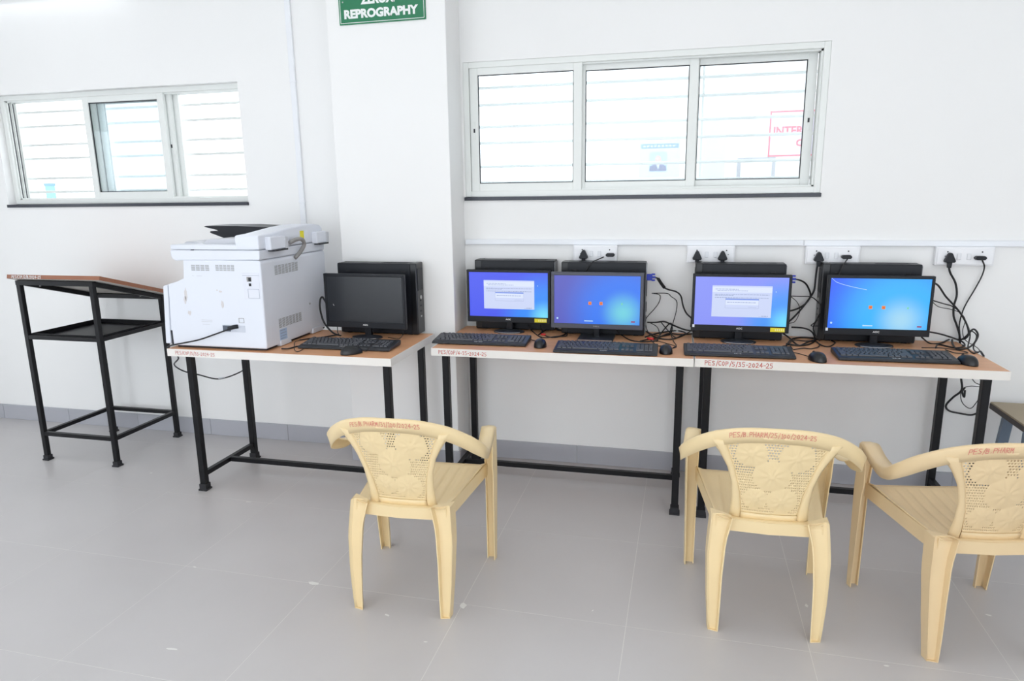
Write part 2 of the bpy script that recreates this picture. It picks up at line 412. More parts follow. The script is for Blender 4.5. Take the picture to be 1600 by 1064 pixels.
for (cx_, cz_, a0) in ((.06-R, .20-R, 0), (-.08+R, .20-R, 90), (-.08+R, .044+R, 180), (.06-R, .044+R, 270)):
    for k in range(5): a = math.radians(a0+k*22.5); pts.append((cx_+R*math.cos(a), cz_+R*math.sin(a)))
prism(bm, pts, 'y', -.006, -.003); ph = obj('photo', bm, M_PHBG, t)
bm = bmesh.new(); prism(bm, [(-.078, .048), (.058, .048), (.055, .085), (.02, .103), (-.04, .103), (-.075, .085)], 'y', -.008, -.0055); obj('suit', bm, M_SUIT, ph)
bm = bmesh.new(); prism(bm, [(-.025, .103), (.005, .103), (-.008, .06)], 'y', -.009, -.007); obj('shirt', bm, M_POST, ph)
bm = bmesh.new(); prism(bm, [(-.01+.026*math.cos(k*PI/8), .135+.036*math.sin(k*PI/8)) for k in range(16)], 'y', -.0085, -.006); obj('head', bm, M_SKIN, ph)
t = thing('notice_board', 'pink-bordered notice board with red capitals behind the right-hand pane', 'sign', (1.387, 3.69, 1.738))
M_BRD = mat('board_white', srgb(214, 208, 226), 0.4); M_PINK = mat('board_red', srgb(230, 60, 90), 0.5)
bm = bmesh.new(); box(bm, 0, .95, -.004, .01, 0, .34); obj('panel', bm, M_BRD, t)
bm = bmesh.new()
for q in ((0, .012, 0, .34), (.938, .95, 0, .34), (.012, .938, 0, .012), (.012, .938, .328, .34)): box(bm, q[0], q[1], -.007, -.003, q[2], q[3])
obj('border', bm, M_PINK, t)
print_text('lettering', 'INTERN', .27, .066, M_PINK, t, (.032, -.006, .158), bold=.03)
print_text('lettering', 'C', .05, .055, M_PINK, t, (.20, -.006, .072), bold=.05)
t = thing('framed_notice', 'grey-framed white notice under the pink-bordered board', 'notice', (1.306, 3.69, 1.50))
bm = bmesh.new(); box(bm, -.143, .143, -.006, .01, 0, .235); obj('frame', bm, mat('frame_grey', srgb(150, 152, 160), 0.5), t)
bm = bmesh.new(); box(bm, -.115, .115, -.008, -.004, .01, .222); obj('sheet', bm, M_SIGNW, t)
t = thing('wall_panel', 'pale grey panel on the corridor wall beside the pink-bordered board', 'panel', (.982, 3.69, 1.50))
bm = bmesh.new(); box(bm, -.087, .087, -.004, .01, 0, .535, bev=.003); obj('sheet', bm, mat('panel_pale', srgb(186, 196, 204), 0.5), t)
t = thing('outdoor_post', 'pale blue post outside the open window', 'post', (-7.98, 6.0, -.12))
bm = bmesh.new(); box(bm, -.045, .045, -.04, .04, 0, 1.79); obj('shaft', bm, mat('post_blue', srgb(120, 165, 196), 0.5), t)
bm = bmesh.new(); box(bm, -.055, .055, -.05, .05, 1.79, 1.83, bev=.005); obj('cap', bm, mat('post_cap', srgb(110, 140, 165), 0.5), t)

# ceiling lamps (the room's light)
M_DIFF = emis('led_diffuser', (1.0, 0.98, 0.955, 1), LAMP_W/(PI*.31))
for k, (x, y) in enumerate(LAMPS):
    t = thing('ceiling_light', 'square white LED panel on the ceiling', 'lamp', (x, y, CEIL-.03), 0, 'ceiling LED panels')
    bm = bmesh.new()
    for q in ((-.3, .3, -.3, -.28), (-.3, .3, .28, .3), (-.3, -.28, -.28, .28), (.28, .3, -.28, .28)): box(bm, *q, 0, .03)
    obj('frame', bm, M_ALU, t)
    bm = bmesh.new(); box(bm, -.28, .28, -.28, .28, .006, .028); obj('diffuser', bm, M_DIFF, t)

# tube lamp on the wall above the open window
t = thing('tube_light', 'lit white tube light on the wall above the open window', 'lamp', (-2.95, YW, 2.66))
bm = bmesh.new(); box(bm, -.60, .60, -.03, 0, .0, .05, bev=.004); obj('batten', bm, M_WHITEP, t)
for x in (-.59, .565):
    bm = bmesh.new(); box(bm, x, x+.025, -.055, -.028, .01, .042, bev=.003); obj('end_cap', bm, M_WHITEP, t)
bm = bmesh.new(); tube(bm, [(-.57, -.042, .026), (.57, -.042, .026)], .013, 10); obj('tube', bm, emis('tube_glow', (.9, .96, 1.0, 1), 7.0), t)

# cable trunking and pipe on the wall
t = thing('cable_trunking', 'white plastic cable trunking running along the wall over the sockets', 'trunking', (-.39, YW, 1.218))
xs = [0, 1.72-.39+.39, 3.1, XR+.39]
for a, b in zip(xs[:-1], xs[1:]):
    bm = bmesh.new(); box(bm, a+.0006, b-.0006, -.018, 0, 0, .027, bev=.0025); obj('length', bm, M_PVC, t)
t = thing('wall_conduit', 'vertical white plastic conduit on the wall left of the pillar', 'conduit', (-1.362, YW, 1.0))
bm = bmesh.new(); box(bm, -.017, .017, -.012, 0, 0, CEIL-1.0, bev=.003); obj('channel', bm, mat('bluish_pvc', srgb(239, 241, 245), .45), t)
for z in (.45, 1.1, 1.7):
    bm = bmesh.new(); box(bm, -.0185, .0185, -.0135, 0, z, z+.014, bev=.001)
    obj('clip', bm, mat('bluish_pvc', srgb(239, 241, 245), .45), t)

# sign on the pillar
t = thing('door_sign', 'green sign board with white capitals on the pillar', 'sign', (-.7235, CY, 2.32))
bm = bmesh.new(); box(bm, -.2285, .2285, -.007, 0, 0, .28, bev=.001); obj('board', bm, M_SIGN, t)
bm = bmesh.new()
for q in ((-.222, .222, .006, .0085), (-.222, .222, .2715, .274), (-.222, -.2195, .006, .274), (.2195, .222, .006, .274)): box(bm, q[0], q[1], -.0078, -.0065, q[2], q[3])
obj('border_line', bm, M_SIGNW, t)
print_text('lettering', 'REPROGRAPHY', .392, .043, M_SIGNW, t, (-.2, -.0078, .026), bold=.05)
print_text('lettering', 'ZEROX/', .19, .046, M_SIGNW, t, (-.108, -.0078, .088), bold=.05)
for x in (-.205, .205):
    bm = bmesh.new(); lathe(bm, [(.004, 0), (.003, .002)], 0, 0, 8); s = obj('screw', bm, M_CHROME, t); s.rotation_euler = (PI/2, 0, 0); s.location = (x, -.007, .105)

# socket boxes
SOCK = [(.203, .432, 'between the two left-hand computers'), (.781, 1.012, 'with two triangular plugs'), (1.339, 1.582, 'above the brightest blue screen'), (1.905, 2.148, 'nearest the right end of the desks')]
for k, (a, b, d) in enumerate(SOCK):
    w_ = b-a
    t = thing('socket_box', 'white switch and socket box ' + d, 'socket', (a, YW, 1.131), 0, 'socket boxes along the trunking')
    bm = bmesh.new(); box(bm, 0, w_, -.03, 0, 0, .087, bev=.004, seg=2); obj('back_box', bm, M_WHITEP, t)
    bm = bmesh.new(); box(bm, .006, w_-.006, -.034, -.03, .006, .081, bev=.0015); obj('face_plate', bm, M_WHITEP, t)
    for x in (.087, .128):
        bm = bmesh.new(); box(bm, x, x+.018, -.038, -.034, .028, .058, bev=.002); obj('switch', bm, M_WHITEP2, t)
    for x in (.048, .19):
        bm = bmesh.new()
        for (dx, dz, r) in ((0, .064, .0035), (-.009, .044, .0025), (.009, .044, .0025)):
            lathe(bm, [(r, 0), (r, .0008)], dx, dz-.05, 8)
        s = obj('socket_holes', bm, M_DARK, t); s.rotation_euler = (PI/2, 0, 0); s.location = (x, -.0338, .05)

# ------------------------------------------------------------------ desks
ZD = .77
def leg_parts(t, x, y, ztop, s=.016, foot=.036):
    bm = bmesh.new(); box(bm, x-s, x+s, y-s, y+s, .008, ztop, bev=.002); l = obj('leg', bm, M_STEEL, t, world=True)
    bm = bmesh.new(); box(bm, x-s-.004, x+s+.004, y-s-.004, y+s+.004, .006, foot, bev=.001)
    box(bm, x-s-.008, x+s+.008, y-s-.008, y+s+.008, 0, .009, bev=.001)
    obj('foot_cap', bm, M_RUBBER, l, world=False)
    l.children[0].location = (0, 0, 0)
    return l
def desk(label, x0, x1, y0, y1, lx, ly, txt, tx, tsize, tmat):
    t = thing('computer_desk', label, 'desk', ((x0+x1)/2, (y0+y1)/2, 0), 0, 'wood-topped computer desks')
    e = .003
    bm = bmesh.new(); box(bm, x0+e, x1-e, y0+e, y1-e, ZD-.036, ZD, bev=.0004); obj('top', bm, M_WOOD, t, world=True)
    bm = bmesh.new()
    for q in ((x0, x1, y0, y0+e), (x0, x1, y1-e, y1), (x0, x0+e, y0+e, y1-e), (x1-e, x1, y0+e, y1-e)): box(bm, q[0], q[1], q[2], q[3], ZD-.037, ZD-.0006)
    obj('edge_band', bm, M_EDGE, t, world=True)
    for x in lx:
        for y in ly: leg_parts(t, x, y, ZD-.037)
    s = .0125; z = .086
    for x in lx:
        bm = bmesh.new(); box(bm, x-s, x+s, ly[0]+.019, ly[1]-.019, z-s, z+s, bev=.0015); obj('side_rail', bm, M_STEEL, t, world=True)
        bm = bmesh.new(); box(bm, x-.015, x+.015, ly[0]+.019, ly[1]-.019, ZD-.062, ZD-.037, bev=.0015); obj('top_rail', bm, M_STEEL, t, world=True)
    ym = (ly[0]+ly[1])/2
    bm = bmesh.new(); box(bm, lx[0]+s, lx[1]-s, ym-s, ym+s, z-s, z+s, bev=.0015); obj('centre_rail', bm, M_STEEL, t, world=True)
    bm = bmesh.new(); hand_text(bm, txt, lambda u, v: (tx + u*tsize, y0-.0006, ZD-.0255 + v*tsize - u*tsize*.012), wd=.13)
    obj('marker_writing', bm, tmat, t, world=True)
    return t
desk('wood-topped desk carrying the white copier and the switched-off monitor', -1.668, -.496, .600, 1.17, (-1.612, -.555), (.688, 1.125), 'PES/COP/3/35-2024-25', -1.62, .0152, M_PINKRED)
desk('wood-topped desk right of the pillar holding two lit blue screens', -.394, .822, .842, 1.415, (-.345, .765), (.915, 1.365), 'PES/COP/4-35-2024-25', -.355, .0165, M_RED)
desk('wood-topped desk at the right end under the socket boxes', .826, 2.040, .848, 1.420, (.885, 1.983), (.915, 1.368), 'PES/COP/5+35-2024-25'.replace('+', '/'), .87, .0195, M_RED)

# ------------------------------------------------------------------ sloping stand on the left
t = thing('lectern_stand', 'tall black metal stand with sloping brown top beside the copier desk', 'stand', (-2.56, 1.1, 0))
SX, SY = (-2.802, -2.318), (.862, 1.352)
def topz(y): return 1.052 - (y-.862)*.292
for x in SX:
    for y in SY: leg_parts(t, x, y, topz(y)-.004, s=.013, foot=.030)
def bar(name, a, b, s=.0125, m=M_STEEL):
    a, b = Vector(a), Vector(b); bm = bmesh.new()
    d = (b-a).normalized(); u = Vector((0, 0, 1)); r = d.cross(u).normalized(); u = r.cross(d)
    v = [bm.verts.new(p + r*s*i + u*s*j) for p in (a, b) for i, j in ((-1, -1), (1, -1), (1, 1), (-1, 1))]
    for f in ((0, 1, 2, 3), (7, 6, 5, 4), (0, 4, 5, 1), (1, 5, 6, 2), (2, 6, 7, 3), (3, 7, 4, 0)): bm.faces.new([v[i] for i in f])
    return obj(name, bm, m, t, world=True)
for y in SY:
    bar('top_rail', (SX[0]-.0145, y, topz(y)-.012), (SX[1]+.0145, y, topz(y)-.012))
    bar('lower_rail', (SX[0], y, .162), (SX[1], y, .162), .011); bar('shelf_rail', (SX[0], y, .733), (SX[1], y, .733), .011)
for x in SX:
    bar('top_rail', (x, SY[0], topz(SY[0])-.012), (x, SY[1], topz(SY[1])-.012))
    bar('lower_rail', (x, SY[0], .162), (x, SY[1], .162), .011); bar('shelf_rail', (x, SY[0], .733), (x, SY[1], .733), .011)
bm = bmesh.new(); box(bm, SX[0]+.005, SX[1]-.005, SY[0]+.005, SY[1]-.005, .722, .726)
for q in ((SX[0]+.011, SX[1]-.011, SY[0]+.010, SY[0]+.013), (SX[0]+.011, SX[1]-.011, SY[1]-.013, SY[1]-.010), (SX[0]+.010, SX[0]+.013, SY[0]+.012, SY[1]-.012), (SX[1]-.013, SX[1]-.010, SY[0]+.012, SY[1]-.012)): box(bm, *q, .722, .752)
obj('shelf_tray', bm, M_STEEL, t, world=True)
bx0, bx1, by0, by1 = -2.842, -2.232, .826, 1.405
prof = [(by0, topz(by0)+.004), (by1, topz(by1)+.004), (by1+.005, topz(by1)+.025), (by0+.005, topz(by0)+.025)]
bm = bmesh.new(); prism(bm, prof, 'x', bx0, bx1); o = obj('top_board', bm, [M_WOODD, M_UNDER], t, world=True)
for p in o.data.polygons:
    if p.normal.z < -.5: p.material_index = 1
bm = bmesh.new(); hand_text(bm, 'PES/COP/2/B/2024-25', lambda u, v: (bx0+.035 + u*.0145, by0-.0012 + v*.0032, topz(by0)+.0065 + v*.0145), wd=.16)
obj('marker_writing', bm, M_WMARK, t, world=True)
for (x, y) in ((-2.74, .93), (-2.40, .93), (-2.74, 1.28), (-2.40, 1.28)):
    bm = bmesh.new(); lathe(bm, [(.004, topz(y)-.022), (.004, topz(y)+.006)], x, y, 8); obj('bolt', bm, M_CHROME, t, world=True)

# ------------------------------------------------------------------ bench at the right edge
t = thing('bench', 'low bench with drab top and blue-grey steel legs at the right edge', 'bench', (2.56, 1.19, 0))
bm = bmesh.new(); box(bm, -.37, .37, -.165, .165, .492, .5); obj('top', bm, M_BENCH, t)
bm = bmesh.new(); box(bm, -.372, .372, -.167, .167, .468, .4925, bev=.001); obj('edge', bm, mat('bench_edge', srgb(66, 60, 58), .5), t)
def slant(name, a, b, wx, wy, m, parent):
    bm = bmesh.new(); v = []
    for p in (a, b):
        for i, j in ((-1, -1), (1, -1), (1, 1), (-1, 1)): v.append(bm.verts.new((p[0]+i*wx, p[1]+j*wy, p[2])))
    for f in ((3, 2, 1, 0), (4, 5, 6, 7), (0, 1, 5, 4), (1, 2, 6, 5), (2, 3, 7, 6), (3, 0, 4, 7)): bm.faces.new([v[i] for i in f])
    return obj(name, bm, m, parent)
for sx_ in (-1, 1):
    for s_ in (-1, 1): slant('leg', (sx_*.335, s_*.15, 0), (sx_*.315, s_*.10, .468), .021, .012, M_BLUEG, t)
    slant('cross_rail', (sx_*.315, -.11, .43), (sx_*.315, -.11, .466), .012, .002, M_BLUEG, t)

# ------------------------------------------------------------------ moulded plastic armchairs
def lerp_tab(tab, t):
    for (a, va), (b, vb) in zip(tab[:-1], tab[1:]):
        if t <= b:
            k = (t-a)/(b-a); k = max(0, min(1, k))
            if isinstance(va, tuple): return tuple(p+(q-p)*k for p, q in zip(va, vb))
            return va+(vb-va)*k
    return tab[-1][1]
RIM = [(0, -.042, .752), (.10, -.031, .746), (.19, .002, .72), (.258, .05, .676), (.293, .10, .632), (.293, .155, .598), (.283, .22, .577), (.275, .30, .577), (.267, .375, .592), (.262, .415, .587)]
def yshell(x, z): return -.042 + (.752-z)*.28 + .95*x*x
OUTER = [(.36, .13), (.40, .126), (.47, .122), (.54, .128), (.60, .145), (.65, .172), (.68, .196), (.70, .205)]
PANEL = [(.42, .088), (.5, .098), (.6, .124), (.71, .160)]
FLOWERS = [(-.075, .655, .050), (.065, .648, .056), (-.005, .575, .060), (.035, .478, .050), (-.050, .480, .040)]
def ptop(x): return .712 - .5*x*x
def chair(label, loc, rotz, txt, m):
    t = thing('plastic_armchair', label, 'chair', loc, rotz, 'cream plastic armchairs')
    # rim: one band from arm to arm over the back
    half = catmull(RIM, 6)
    full = [Vector((-p.x, p.y, p.z)) for p in half[::-1]][:-1] + half
    n = len(full)-1
    def sec(i):
        p = full[i]; d = (full[min(i+1, n)] - full[max(i-1, 0)]); d.z = 0; d.normalize()
        inw = Vector((-d.y, d.x, 0))
        s = abs(i-n/2)/(n/2)                       # 0 at the back centre, 1 at the arm ends
        wi = lerp_tab([(0, .012), (.3, .014), (.5, .030), (.62, .046), (1, .052)], s)
        ws = lerp_tab([(0, .048), (.2, .052), (.36, .058), (.45, .052), (.6, .040), (.8, .030), (1, .030)], s)
        lean = lerp_tab([(0, .012), (.4, .010), (.6, .0), (1, .0)], s)
        return [p + inw*wi + Vector((0, 0, -.004)), p + inw*wi*.5 + Vector((0, 0, .001)), p + inw*.003, p + Vector((0, 0, -.006)) - inw*.002, p + Vector((0, 0, -ws*.5)) + inw*lean*.5, p + Vector((0, 0, -ws)) + inw*lean]
    bm = bmesh.new()
    rows = [[bm.verts.new(q) for q in sec(i)] for i in range(n+1)]
    for a, b in zip(rows[:-1], rows[1:]):
        for k in range(5): f = bm.faces.new((a[k], a[k+1], b[k+1], b[k])); f.smooth = True
    obj('rim_and_arms', bm, m, t, solid=.004, offset=0)
    # marker writing on the back of the rim
    L = len(txt)*.62; H = .0155
    def onrim(u, v):
        x = (u*.95-L/2)*H - .022; z = ptop(x)+.016 + v*H - .45*x*x*0
        p = None
        for i in range(n):
            if full[i].x <= x <= full[i+1].x:
                k = (x-full[i].x)/(full[i+1].x-full[i].x+1e-9); p = full[i].lerp(full[i+1], k); break
        if p is None: p = full[n//2]
        zz = -.026 + v*H*1.1
        return (x, p.y - .0046 + (-.012-zz)*.30 * (1 if zz < -.012 else .3), p.z+zz)
    bm = bmesh.new(); hand_text(bm, txt, onrim, wd=.10, adv=.74); obj('marker_writing', bm, M_PINKRED, t)
    # backrest frame
    bm = bmesh.new()
    def side(sg):
        def f(u, v):
            z = .385 + v*(.694-.385); a = lerp_tab(PANEL, max(z, .42)); b = lerp_tab(OUTER, z)
            x = a + (b-a)*u; return (sg*x, yshell(x, z) + (.006 if u in (0.0,) else 0) - .004*math.sin(PI*u), z)
        return f
    for sg in (-1, 1): grid(bm, 4, 16, side(sg))
    def bot(u, v):
        x = -.09+.18*u; z0 = .382 + .006*math.cos(x*60); z = z0 + (.421-z0)*v; return (x, yshell(x, z), z)
    grid(bm, 12, 3, bot)
    def top(u, v):
        x = -.165+.33*u; z = ptop(x) + v*.012; return (x, yshell(x, z), z)
    grid(bm, 16, 2, top)
    br = obj('backrest', bm, m, t, solid=.004, offset=0)
    # pierced flower panel
    nu, nv = 66, 58
    def pf(u, v):
        z = .42 + v*(ptop(0)-.42); w_ = lerp_tab(PANEL, z); x = (2*u-1)*w_; z = .42 + v*(ptop(x)-.42); h = 0
        for (fx, fz, R) in FLOWERS:
            d = math.hypot(x-fx, z-fz)
            if d < R: a = math.atan2(z-fz, x-fx); h = max(h, .0055*(1-(d/R)**2)*(.35+.65*abs(math.cos(4*a))) if d > .012 else .006)
        return (x, yshell(x, z) + .003 - h, z)
    def skip(i, j):
        if i < 1 or j < 1 or i >= nu-1 or j >= nv-1: return False
        if not (j % 2 == 0 and (i + j//2) % 2 == 0): return False
        p = pf((i+.5)/nu, (j+.5)/nv)
        return all(math.hypot(p[0]-fx, p[2]-fz) > R for fx, fz, R in FLOWERS)
    bm = bmesh.new(); grid(bm, nu, nv, pf, skip); obj('pierced_panel', bm, m, br, solid=.002, offset=0)
    # seat
    def swid(y): return .168 + (y-.03)/(.42)*.055
    def seatf(u, v):
        y = .035 + v*.40; w_ = swid(y); x = (2*u-1)*w_
        z = .402 + .022*(v**1.5) - .010*math.sin(PI*v)*(1-(2*u-1)**2)
        if v > .93: z -= (v-.93)/.07*.018
        e = abs(2*u-1)
        if e > .86: z += (e-.86)/.14*.010
        if .06 < v < .86 and e < .78 and int((x+.3)/.0135) % 3 == 0: z -= .004
        return (x, y, z)
    bm = bmesh.new(); grid(bm, 72, 20, seatf); obj('seat', bm, m, t, solid=.004)
    # apron under the seat
    bm = bmesh.new()
    def apr(pts, h0, h1):
        def f(u, v):
            k = u*(len(pts)-1); i = min(int(k), len(pts)-2); a = Vector(pts[i]).lerp(Vector(pts[i+1]), k-i)
            return (a.x, a.y, a.z - h0*(1-v)*0 - v*h1)
        return f
    for sg in (-1, 1):
        grid(bm, 10, 2, apr([(sg*swid(.035), .035, .408), (sg*swid(.15), .15, .410), (sg*swid(.30), .30, .416), (sg*swid(.435), .435, .420)], 0, .052))
    grid(bm, 8, 2, apr([(-.168, .040, .402), (0, .032, .400), (.168, .040, .402)], 0, .042))
    grid(bm, 8, 2, apr([(-.222, .433, .412), (0, .437, .408), (.222, .433, .412)], 0, .045))
    ap = obj('apron', bm, m, t, solid=.004, offset=0)
    for p in ap.data.polygons: p.use_smooth = False
    # rear legs: channel section open to the back
    for sg in (-1, 1):
        bm = bmesh.new(); rows = []
        for k in range(13):
            v = k/12; z = .414*v
            xi = lerp_tab([(0, .150), (.5, .146), (.8, .138), (1, .118)], v); xo = lerp_tab([(0, .182), (.35, .192), (.7, .196), (1, .186)], v)
            y = .004 + .034*v*v + .004*v; d = .014 + .012*v
            rows.append([bm.verts.new((sg*x, yy, z)) for x, yy in ((xi, y-d), (xi+.004, y), (xo-.006, y+.002), (xo, y-d*.45), (xo+.001, y+.022+.02*v))])
        for a, b in zip(rows[:-1], rows[1:]):
            for k in range(4): f = bm.faces.new((a[k], a[k+1], b[k+1], b[k])); f.smooth = k in (2,)
        a = rows[0]; bm.faces.new((a[0], a[1], a[2], a[3]))
        a = rows[-1]; bm.faces.new((a[0], a[1], a[2], a[3], a[4]))
        obj('leg', bm, m, t, solid=.004, offset=0)
    # front legs: angle section running up into the arm
    for sg in (-1, 1):
        bm = bmesh.new(); rows = []
        for k in range(13):
            v = k/12; z = .583*v
            xo = lerp_tab([(0, .252), (.7, .262), (1, .266)], v); wd_ = lerp_tab([(0, .034), (.7, .044), (1, .052)], v)
            yf = lerp_tab([(0, .447), (.7, .440), (1, .420)], v); dp = lerp_tab([(0, .030), (.68, .060), (.75, .070), (1, .055)], v)
            rows.append([bm.verts.new((sg*x, yy, z)) for x, yy in ((xo-.003, yf-dp), (xo, yf-.006), (xo-.006, yf), (xo-wd_, yf-.002), (xo-wd_-.001, yf-.016))])
        for a, b in zip(rows[:-1], rows[1:]):
            for k in range(4): f = bm.faces.new((a[k], a[k+1], b[k+1], b[k])); f.smooth = k == 1
        obj('leg', bm, m, t, solid=.004, offset=0)
    return t
chair('cream plastic armchair between the copier desk and the next desk, number 31', (-.190, -.100, 0), math.radians(2), 'PES/B.PHARM/31/100/2024-25', M_CHAIR)
chair('cream plastic armchair in front of the right-hand desk, number 25', (1.068, .045, 0), math.radians(1), 'PES/B.PHARM/25/100/2024-25', M_CHAIR)
chair('darker cream plastic armchair cut off by the right edge', (1.742, .055, 0), math.radians(10), 'PES/B.PHARM               ', M_CHAIR2)

# ------------------------------------------------------------------ copier
t = thing('copier', 'white multifunction copier with black feeder tray on the left desk', 'copier', (-1.40, .92, ZD))
PY0, PY1 = .626, 1.225
fr = [(-1.660, .782), (-1.640, 1.082), (-1.588, 1.096), (-1.549, 1.112), (-1.541, 1.20), (-1.136, 1.20), (-1.128, 1.19), (-1.134, .782)]
bm = bmesh.new(); prism(bm, fr, 'y', PY0, PY1); body = obj('body', bm, M_PRN, t, world=True, bevel=.010)
bm = bmesh.new(); prism(bm, [(-1.690, .790), (-1.668, 1.072), (-1.642, 1.080), (-1.662, .790)], 'y', PY0-.002, PY1-.004); obj('front_door', bm, M_PRN, t, world=True, bevel=.004)
bm = bmesh.new(); box(bm, -1.655, -1.645, PY0-.0008, PY0+.004, .786, .856); obj('door_gap', bm, M_DARK, t, world=True)
bm = bmesh.new(); box(bm, -1.640, -1.15, PY0+.02, PY1-.02, ZD+.001, .786); obj('underside', bm, M_DARK, t, world=True)
for (a, b) in ((.739, .837), (1.045, 1.157)):
    bm = bmesh.new(); prism(bm, [(a, .7725), (b, .7725), (b-.012, .800), (a+.004, .800)], 'x', -1.17, -1.129); obj('foot', bm, M_PRN, t, world=True, bevel=.003)
bm = bmesh.new(); box(bm, -1.64, -1.60, PY0+.03, PY0+.08, ZD+.0005, .784); obj('foot', bm, M_DARK, t, world=True)
deck = [(-1.604, 1.222), (-1.598, 1.206), (-1.580, 1.194), (-1.545, 1.197), (-1.130, 1.2015), (-1.127, 1.246), (-1.604, 1.246)]
bm = bmesh.new(); prism(bm, deck, 'y', PY0-.002, PY1+.002); obj('scanner_deck', bm, M_PRN, t, world=True, bevel=.005)
bm = bmesh.new(); box(bm, -1.602, -1.15, PY0, PY1, 1.2478, 1.270); obj('scanner_lid', bm, M_PRN, t, world=True, bevel=.004)
arch = [(PY0-.001, 1.248), (PY0-.001, 1.314), (.70, 1.318), (.80, 1.328), (.90, 1.338), (1.02, 1.345), (1.12, 1.345), (1.19, 1.336), (1.215, 1.32), (1.215, 1.248)]
bm = bmesh.new(); prism(bm, arch, 'x', -1.252, -1.127); obj('feeder_housing', bm, M_PRN, t, world=True, bevel=.008)
tray = [(-1.613, 1.341), (-1.60, 1.346), (-1.42, 1.346), (-1.246, 1.338), (-1.246, 1.318), (-1.36, 1.296), (-1.44, 1.272), (-1.462, 1.272), (-1.51, 1.288), (-1.578, 1.311), (-1.577, 1.319), (-1.53, 1.318), (-1.535, 1.325)]
bm = bmesh.new(); prism(bm, tray, 'y', .89, 1.10); obj('feeder_tray', bm, M_BLACKP, t, world=True, bevel=.003)
bm = bmesh.new(); prism(bm, [(-1.60, 1.270), (-1.585, 1.279), (-1.53, 1.276), (-1.50, 1.270)], 'y', .72, .95); obj('lid_ramp', bm, M_PRN2, t, world=True)
bm = bmesh.new(); prism(bm, [(-1.48, 1.270), (-1.455, 1.290), (-1.26, 1.296), (-1.26, 1.270)], 'y', .70, 1.05); obj('lid_ramp', bm, M_PRN2, t, world=True)
bm = bmesh.new(); box(bm, -1.49, -1.475, PY0-.003, PY0+.002, 1.2455, 1.2485); obj('lid_buffer', bm, M_DARK, t, world=True)
for (a, b) in ((.675, .80), (1.10, 1.20)):
    bm = bmesh.new(); box(bm, -1.13, -1.098, a, b, 1.243, 1.304, bev=.004); h = obj('hinge', bm, M_PRN, t, world=True)
    bm = bmesh.new(); box(bm, -1.12, -1.095, b-.004, b+.022, 1.242, 1.298, bev=.002); obj('hinge_arm', bm, M_PRN2, h, world=False)
    bm = bmesh.new(); box(bm, -1.128, -1.092, a+.02, b+.01, 1.236, 1.243); obj('hinge_base', bm, M_DARK, h, world=False)
bm = bmesh.new(); tube(bm, catmull([(-1.115, .862, 1.264), (-1.10, .90, 1.278), (-1.095, .945, 1.276), (-1.10, .972, 1.25), (-1.11, .95, 1.215), (-1.124, .915, 1.184)], 5), .010, 8); obj('scanner_cable', bm, M_GREYB, t, world=True)
bm = bmesh.new(); box(bm, -1.1275, -1.1262, .985, 1.022, 1.275, 1.315); obj('yellow_sticker', bm, M_YEL, t, world=True)
bm = bmesh.new(); box(bm, -1.1275, -1.1264, 1.03, 1.06, 1.28, 1.318); obj('pale_sticker', bm, M_STICKW, t, world=True)
def slots_side(x0, x1, z0, z1, nc, nr):
    bm = bmesh.new(); cw = (x1-x0)/nc; rh = (z1-z0)/nr
    for i in range(nc):
        for j in range(nr): box(bm, x0+cw*i+cw*.1, x0+cw*(i+1)-cw*.1, PY0-.0007, PY0+.002, z0+rh*j+rh*.25, z0+rh*j+rh*.6)
    o = obj('vent', bm, M_SLOT, t, world=True); o['kind'] = 'stuff'
def slots_right(y0, y1, z0, z1, nc, nr, x=-1.1322):
    bm = bmesh.new(); cw = (y1-y0)/nc; rh = (z1-z0)/nr
    for i in range(nc):
        for j in range(nr):
            zc = z0+rh*j; xx = -1.134 + (zc-.782)/(1.19-.782)*.006
            box(bm, xx-.002, xx+.0008, y0+cw*i+cw*.1, y0+cw*(i+1)-cw*.1, zc+rh*.25, zc+rh*.65)
    o = obj('vent', bm, M_SLOT, t, world=True); o['kind'] = 'stuff'
slots_side(-1.501, -1.400, 1.149, 1.178, 4, 6); slots_side(-1.369, -1.266, 1.150, 1.179, 5, 6)
slots_right(.734, .945, 1.120, 1.166, 7, 9); slots_right(.738, .950, .861, .907, 7, 9)
# interface panel
bm = bmesh.new(); box(bm, -1.228, -1.142, PY0-.0012, PY0+.002, 1.022, 1.142, bev=.0006); pp = obj('port_panel', bm, mat('panel_white', srgb(228, 231, 240), .4), t, world=True)
bm = bmesh.new(); box(bm, -1.206, -1.182, PY0-.002, PY0+.002, 1.102, 1.124); obj('network_port', bm, M_GREYB, pp)
bm = bmesh.new(); box(bm, -1.197, -1.184, PY0-.0026, PY0+.002, 1.104, 1.120); obj('port_hole', bm, M_DARK, pp)
bm = bmesh.new(); box(bm, -1.197, -1.185, PY0-.0026, PY0+.002, 1.081, 1.094); obj('usb_port', bm, M_DARK, pp)
bm = bmesh.new()
for q in ((-1.205, -1.146, 1.066, 1.0672), (-1.205, -1.146, 1.024, 1.0252), (-1.205, -1.2038, 1.024, 1.067), (-1.1472, -1.146, 1.024, 1.067)): box(bm, q[0], q[1], PY0-.0018, PY0, q[2], q[3])
obj('panel_outline', bm, M_TXTG, pp)
bm = bmesh.new(); box(bm, -1.228, -1.142, PY0-.0018, PY0, 1.130, 1.1312); obj('panel_line', bm, M_TXTG, pp)
bm = bmesh.new(); box(bm, -1.362, -1.240, PY0-.0012, PY0+.002, .859, .893, bev=.0008); pi = obj('power_inlet', bm, mat('inlet_grey', srgb(206, 211, 222), .4), t, world=True)
